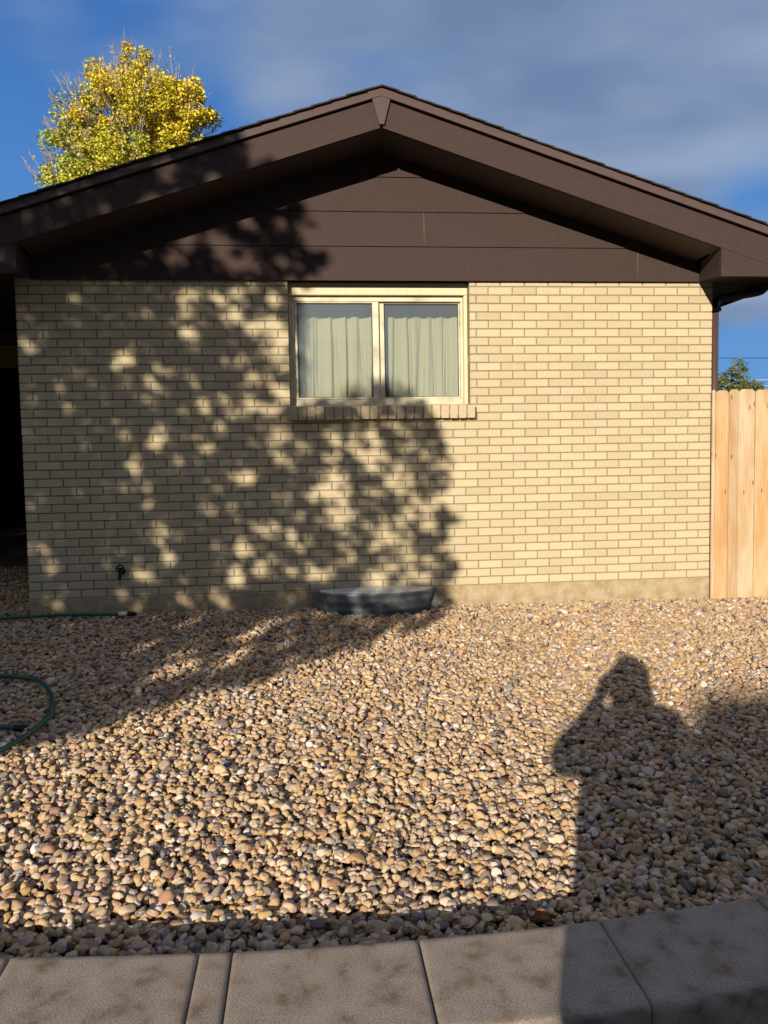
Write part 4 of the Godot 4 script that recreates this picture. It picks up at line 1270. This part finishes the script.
func photographer() -> void:
	var yaw := atan2(CAM_F.x, -CAM_F.z)
	var turn := Basis(Vector3.UP, -yaw)
	var feet := CAM_POS - turn * Vector3(0.0, 1.50, -0.36)
	feet.y = -0.262
	var t := thing("person", "person in a dark jacket and jeans holding up a phone", "person", feet, -yaw)
	var jk := Color(0.05, 0.06, 0.09)
	var jn := Color(0.06, 0.09, 0.16)
	var sh := Color(0.09, 0.07, 0.05)
	var sk := Color(0.45, 0.27, 0.18)
	var st := begin(0)
	var bones := []
	for s in [-1, 1]:
		var hip := Vector3(s * 0.085, 0.90, 0.02)
		var knee := Vector3(s * 0.10, 0.49, 0.0)
		var ank := Vector3(s * 0.105, 0.10, 0.03)
		bones.append_array([[hip, knee, 0.105, 0.075, jn], [knee, ank, 0.075, 0.058, jn], [Vector3(s * 0.105, 0.05, 0.05), Vector3(s * 0.125, 0.042, -0.15), 0.045, 0.036, sh]])
		var shd := Vector3(s * 0.165, 1.335, 0.02)
		var elb := Vector3(s * 0.275, 1.205, -0.08)
		var wri := Vector3(s * 0.085, 1.375, -0.30)
		bones.append_array([[Vector3(s * 0.05, 1.375, 0.03), shd, 0.06, 0.068, jk], [shd, elb, 0.076, 0.076, jk], [elb, wri, 0.070, 0.036, jk]])
	for s in [-1, 1]:
		bones.append_array([[Vector3(s * 0.085, 1.27, 0.03), Vector3(s * 0.10, 1.05, 0.03), 0.12, 0.135, jk], [Vector3(s * 0.10, 1.05, 0.03), Vector3(s * 0.105, 0.80, 0.03), 0.135, 0.135, jk]])
	bones.append([Vector3(0, 1.40, 0.02), Vector3(0, 1.50, 0.0), 0.058, 0.052, sk])
	add_sdf(st, bones, 0.016, 0.05)
	# head
	var h := Vector3(0, 1.575, -0.015)
	var eye := Color(0.03, 0.02, 0.02)
	var head := [[h + Vector3(0, 0.03, 0.02), h + Vector3(0, 0.02, -0.015), 0.088, 0.082, sk], [h + Vector3(0, -0.02, -0.02), h + Vector3(0, -0.085, -0.05), 0.07, 0.036, sk], [h + Vector3(0, 0.0, -0.095), h + Vector3(0, -0.032, -0.112), 0.010, 0.014, sk], [h + Vector3(-0.022, -0.062, -0.088), h + Vector3(0.022, -0.062, -0.088), 0.008, 0.008, Color(0.42, 0.18, 0.14)], [h + Vector3(0, -0.10, 0.0), h + Vector3(0, -0.03, 0.01), 0.050, 0.06, sk]]
	for s in [-1, 1]:
		head.append([h + Vector3(s * 0.034, 0.004, -0.086), h + Vector3(s * 0.034, 0.004, -0.088), 0.010, 0.010, eye])
		head.append([h + Vector3(s * 0.083, 0.01, 0.01), h + Vector3(s * 0.085, -0.03, 0.005), 0.013, 0.009, sk])
	add_sdf(st, head, 0.007, 0.018)
	# hands round the edges of the phone
	for s in [-1, 1]:
		var w := Vector3(s * 0.085, 1.375, -0.30)
		var palm := Vector3(s * 0.060, 1.435, -0.325)
		var hb := [[w, palm + Vector3(s * 0.006, -0.01, 0.004), 0.027, 0.026, sk], [palm, palm + Vector3(0, 0.03, 0.0), 0.025, 0.021, sk]]
		for i in 4:
			var y := 1.415 + i * 0.019
			var r := [0.0075, 0.0085, 0.0088, 0.0082][i] as float
			var k0 := Vector3(s * 0.062, y, -0.330)
			var k1 := Vector3(s * 0.051, y + 0.004, -0.345 - 0.002 * (i % 2))
			var k2 := Vector3(s * (0.036 - 0.003 * i), y + 0.005, -0.3475)
			hb.append_array([[palm + Vector3(0, (y - 1.435) * 0.6, 0), k0, r + 0.002, r + 0.001, sk], [k0, k1, r + 0.001, r, sk], [k1, k2, r, r - 0.0012, sk]])
		hb.append_array([[palm + Vector3(s * 0.004, 0.0, 0.012), Vector3(s * 0.046, 1.455, -0.312), 0.014, 0.011, sk], [Vector3(s * 0.046, 1.455, -0.312), Vector3(s * 0.022, 1.470, -0.318), 0.0105, 0.009, sk]])
		add_sdf(st, hb, 0.0042, 0.008)
	st.generate_normals()
	part("body", st, mats.person, t)
	var hr := begin(0)
	var hc := Color(0.05, 0.03, 0.02)
	var hair := [[h + Vector3(0, 0.045, 0.03), h + Vector3(0, 0.05, 0.0), 0.092, 0.084, hc], [h + Vector3(0, 0.0, 0.065), h + Vector3(0, -0.16, 0.055), 0.078, 0.07, hc]]
	for s in [-1, 1]: hair.append([h + Vector3(s * 0.07, 0.03, 0.03), h + Vector3(s * 0.085, -0.18, 0.03), 0.045, 0.032, hc])
	add_sdf(hr, hair, 0.010, 0.03)
	hr.generate_normals()
	part("hair", hr, mats.person, t)
	var ph := thing("phone", "black phone held upright in both hands of the person", "phone", feet + turn * Vector3(0.0, 1.368, -0.336), -yaw)
	part("case", box_at(Vector3(-0.036, 0.0, -0.0045), Vector3(0.036, 0.15, 0.0045), 0.003), mats.black, ph)
	part("screen", box_at(Vector3(-0.033, 0.006, 0.0046), Vector3(0.033, 0.144, 0.0054), 0.0003), mats.gasket, ph)

func _ready() -> void:
	rng.seed = 1
	view()
	make_materials()
	ground()
	var house := thing("house", "low buff-brick house end with brown siding in its gable", "house")
	bricks(house)
	gable(house)
	roof(house)
	window_(house)
	shell(house)
	curtains()
	print("house ", Time.get_ticks_msec())
	gravel()
	print("gravel ", Time.get_ticks_msec())
	well()
	hose()
	dry_leaf()
	fence()
	autumn_tree()
	green_tree()
	wires()
	street_tree(Vector3(-3.2, -0.30, 8.7), CROWN, Vector2(0.2, 1.5), true, "broad leafy tree on the verge opposite the brick gable")
	for q in [[-4.9, 1.7, 9.6, "added rounder leafy tree on the verge to shade the open porch"], [12.6, -0.1, 15.0, "added leafy tree in the lawn opposite the board fence to dim sky light"], [18.6, -0.1, 15.5, "added leafy tree in the lawn well past the board fence to dim sky light"]]:  # added trees, unseen: one shades the porch, two hold back sky light
		var ring := []
		for i in 14: ring.append_array([q[0] + 2.5 * cos(TAU * i / 14.0), q[1] + 2.5 * sin(TAU * i / 14.0) * (1.0 - 0.1 * (i % 2))])
		street_tree(Vector3(q[0] - 0.3947 * q[2], -0.30, q[2]), ring, Vector2(q[0], q[1]), false, q[3])
	print("trees ", Time.get_ticks_msec())
	far_house()
	photographer()
	print("all ", Time.get_ticks_msec())
